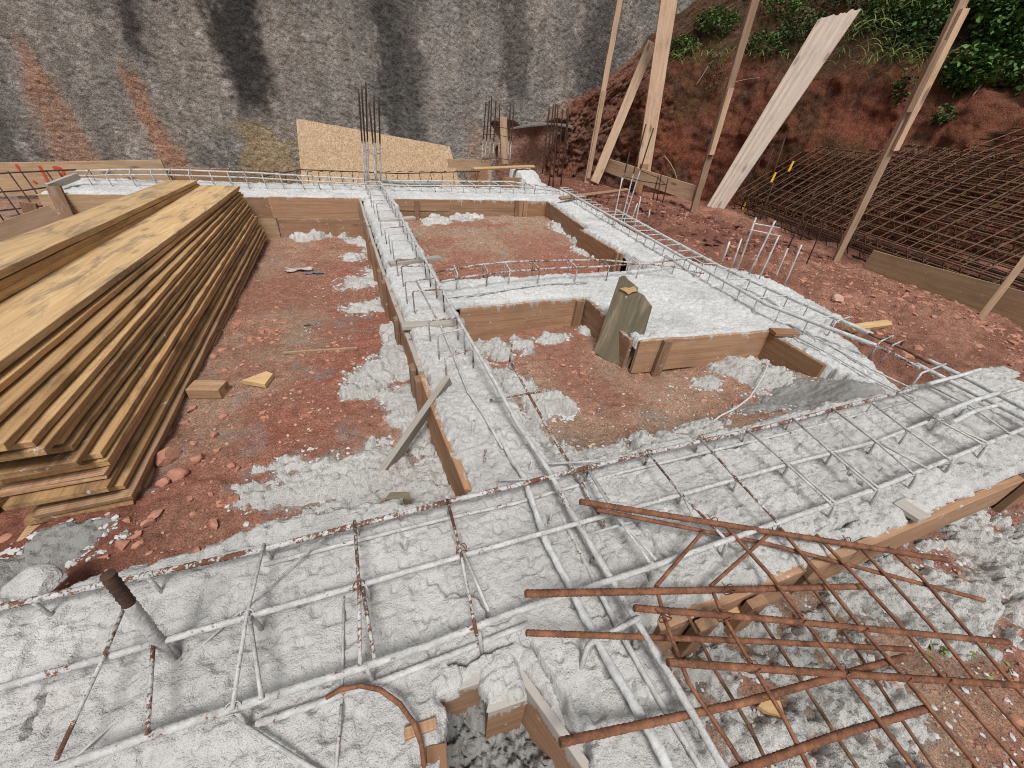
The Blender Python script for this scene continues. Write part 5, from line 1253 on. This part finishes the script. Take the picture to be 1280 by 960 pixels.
# ------------------------------------------------------------------ vegetation
def leaves(n, centre, spread, size, rg, droop=.5, aspect=.55, pts=None):
    """many folded leaves spread through a volume"""
    if pts is None:
        d = rg.normal(size=(n, 3)); d /= np.linalg.norm(d, axis=1)[:, None]; d *= rg.uniform(.15, 1, (n, 1))**.5
        P = np.array(centre)+d*np.array(spread)
    else: P = pts; n = len(P)
    th = rg.uniform(0, 6.28, n); el = rg.normal(-.1, droop, n)
    X = np.stack([np.cos(th)*np.cos(el), np.sin(th)*np.cos(el), np.sin(el)], -1)
    up = np.stack([rg.normal(0, .45, n), rg.normal(0, .45, n), np.ones(n)], -1)
    Y = np.cross(up, X); Y /= np.linalg.norm(Y, axis=1)[:, None]; Zv = np.cross(X, Y)
    s = size*rg.uniform(.55, 1.3, n)
    prof = np.array([(0, 0, 0), (.3, .36, .10), (.68, .34, .09), (1, 0, -.10), (.68, -.34, .09), (.3, -.36, .10), (.35, 0, 0), (.7, 0, -.01)])
    V = P[:, None]+s[:, None, None]*(prof[None, :, 0:1]*X[:, None]+aspect*2*prof[None, :, 1:2]*Y[:, None]*.75+prof[None, :, 2:3]*Zv[:, None])
    fq = np.array([[0, 6, 1, 1], [6, 7, 2, 1], [7, 3, 2, 2], [0, 5, 6, 6], [6, 5, 4, 7], [7, 4, 3, 3]])
    ft = np.array([[0, 6, 1], [6, 7, 2], [6, 2, 1], [7, 3, 2], [0, 5, 6], [6, 5, 4], [6, 4, 7], [7, 4, 3]])
    Fc = (ft[None]+(np.arange(n)*8)[:, None, None]).reshape(-1, 3)
    shade = np.repeat(rg.uniform(0, 1, n), 8)
    return V.reshape(-1, 3), Fc, np.stack([shade]*3, -1)
def near_bank(p):
    d = np.linalg.norm(BANK-np.array(p), axis=2); i = np.unravel_index(d.argmin(), d.shape); return BANK[i], BN[i]
def bank_px(px, py):
    """the bank surface point seen nearest to a photo pixel"""
    C = (BANK-CAM)@R; x = C[..., 0]/C[..., 2]*F+CX; y = C[..., 1]/C[..., 2]*F+CY
    e = np.hypot(x-px, y-py)+(C[..., 2] < .5)*1e4+C[..., 2]*.8
    i = np.unravel_index(e.argmin(), e.shape); return BANK[i].copy(), BN[i].copy()
def shrub(label, px, py, spread, n, size, mat, seed, lift=.05, name='leafy_shrub', stems=6, aspect=.55, droop=.5):
    rg = np.random.default_rng(seed); b, nn = bank_px(px, py); th = thing(name, label, 'shrub', b, 'plants on the bank')
    ctr = b+nn*lift+np.array([0, 0, lift*.6])
    V, Fc, sh = leaves(n, ctr, spread, size, rg, droop, aspect); np_mesh('foliage', V, Fc, M[mat], th, smooth=False, attr=sh)
    for k in range(stems):
        e = ctr+rg.normal(size=3)*np.array(spread)*.5; m = (b+e)/2+rg.normal(size=3)*.03
        tube('stem', [b-nn*.05, m, e], .005, M['stem'], th, seg=5)
shrub('dense broad leaved green shrub at the upper right corner above the near prop', 1245, 60, (.34, .42, .36), 1500, .075, 'leaf', 1, .12)
shrub('broad leaved shrub hanging at the right of the near timber prop', 1200, 105, (.28, .3, .24), 800, .075, 'leaf', 2, .10)
shrub('broad leaved shrub on the slope at the very top right', 1260, 8, (.45, .5, .3), 1100, .075, 'leaf', 3, .1)
shrub('darker leafy shrub left of the near timber prop on the lip of the bank', 1140, 55, (.36, .38, .28), 1000, .06, 'leaf_d', 4, .08)
shrub('leafy shrub hanging over the lip right of the white plank top', 1100, 30, (.34, .32, .24), 800, .05, 'leaf_d', 5, .08)
shrub('dark weeds behind the top of the white plank', 1005, 45, (.4, .4, .22), 900, .045, 'leaf_d', 6, .06)
shrub('low bright weeds on the bank lip between two upright timbers', 895, 35, (.35, .3, .18), 700, .05, 'leaf', 7, .05)
shrub('small bright green weeds at the foot of the wall top beside the broad plank', 855, 60, (.25, .2, .12), 350, .045, 'leaf', 8, .04)
shrub('weeds on the lip right of the spliced upright timber', 955, 62, (.35, .3, .16), 500, .045, 'leaf_d', 9, .05)
shrub('leafy shrub on the slope behind the upper splices of the near prop', 1165, 25, (.4, .4, .3), 1100, .06, 'leaf', 21, .1)
shrub('dark undergrowth high on the slope left of the leafy shrubs', 1060, 5, (.5, .5, .25), 1000, .05, 'leaf_d', 22, .08)
shrub('mixed weeds on the slope above the spliced upright timber', 975, 15, (.4, .4, .2), 700, .045, 'leaf', 23, .06)
shrub('leafy shrub spilling over the lip at the right edge of the picture', 1285, 110, (.3, .35, .22), 700, .065, 'leaf', 24, .1)
shrub('small green plant alone on the red face above the rebar stack', 1180, 148, (.14, .14, .10), 140, .045, 'leaf_d', 10, .04, stems=3)
shrub('small sprig of leaves at the right edge of the red face', 1270, 75+0, (.16, .16, .14), 160, .06, 'leaf', 12, .06, stems=3)
shrub('trailing dark leaves beside the near prop on the red face', 1125, 118, (.10, .12, .22), 150, .05, 'leaf_d', 13, .05, stems=3)
shrub('thin weeds hanging down the clay between two timber props', 895, 95, (.15, .15, .22), 150, .035, 'leaf_d', 14, .03, stems=3)
def grass_tuft(label, px, py, n, L, spread, seed, mat='grass', on_ground=None):
    rg = np.random.default_rng(seed)
    if on_ground is None: b, nn = bank_px(px, py)
    else: b = gpt(px, py); nn = np.array([0, 0, 1.])
    k = 6; P0 = b+rg.normal(size=(n, 3))*np.array(spread)
    th = rg.uniform(0, 6.28, n); dirs = np.stack([np.cos(th), np.sin(th), rg.uniform(.3, 1.6, n)], -1)+nn*.5; dirs /= np.linalg.norm(dirs, axis=1)[:, None]
    ln = L*rg.uniform(.5, 1.2, n); side = np.cross(dirs, rg.normal(size=(n, 3))); side /= np.linalg.norm(side, axis=1)[:, None]
    t = np.linspace(0, 1, k); V = []
    ctr = P0[:, None]+dirs[:, None]*(ln[:, None, None]*t[None, :, None]); ctr[..., 2] -= (ln[:, None]*1.0)*t[None]**2*.75
    w = .004*(1-t**2)[None, :, None]*rg.uniform(.7, 1.6, (n, 1, 1)); A = ctr+side[:, None]*w; B = ctr-side[:, None]*w
    V = np.stack([A, B], 2).reshape(-1, 3); i = np.arange(k-1)*2; f = np.stack([i, i+1, i+3, i+2], -1)
    Fc = (f[None]+(np.arange(n)*2*k)[:, None, None]).reshape(-1, 4); sh = np.repeat(rg.uniform(0, 1, n), 2*k)
    o = np_mesh('grass_tuft', V, Fc, M[mat], attr=np.stack([sh]*3, -1)); return tagit(o, label, 'grass', 'grass on the bank' if on_ground is None else None)
grass_tuft('long grass drooping over the bank lip right of the white plank', 1075, 40, 260, .40, (.25, .25, .08), 1)
grass_tuft('long grass arching over the lip below the darker shrub', 1120, 75, 260, .38, (.25, .25, .08), 2)
grass_tuft('dry grass and weeds along the lip right of the spliced timber', 985, 75, 200, .30, (.3, .3, .06), 3)
grass_tuft('drooping grass on the lip between broad and spliced timbers', 885, 70, 220, .28, (.3, .25, .06), 4)
grass_tuft('grass at the wall end of the bank lip', 850, 75, 120, .22, (.2, .15, .06), 5)
grass_tuft('tuft of grass at the top edge among the broad leaved shrubs', 1150, 12, 220, .42, (.35, .3, .1), 6)
grass_tuft('small green grass blades on the ground under the rusty cage', 1165, 805, 10, .05, (.02, .02, .0), 7, on_ground=-.19)
grass_tuft('few green grass blades at the right edge under the rusty cage', 1240, 820, 14, .05, (.05, .02, .0), 8, on_ground=-.19)
grass_tuft('tiny grass sprout on the red soil of the left trench', 382, 408, 8, .06, (.01, .01, .0), 9, on_ground=-.19)
# roots hanging from the bank
def root(label, pl, r=.006):
    q = []
    for px, py in pl:
        b, n = bank_px(px, py); q.append(b+n*.05)
    o = tube('dry_root', q, r, M['twig'], None, seg=5, step=.04); tagit(o, label, 'root')
root('pale forked dry root on the clay behind the low rail', [(830, 195), (838, 205), (843, 215), (846, 224)], .009)
root('thin straw coloured twig on the clay beside the spliced timber', [(870, 108), (878, 95), (884, 84)], .006)
root('thin pale root across the clay right of the spliced timber', [(915, 105), (930, 100), (948, 98)], .005)
root('long thin twig on the red face at the right edge', [(1212, 125), (1225, 108), (1250, 92)], .005)
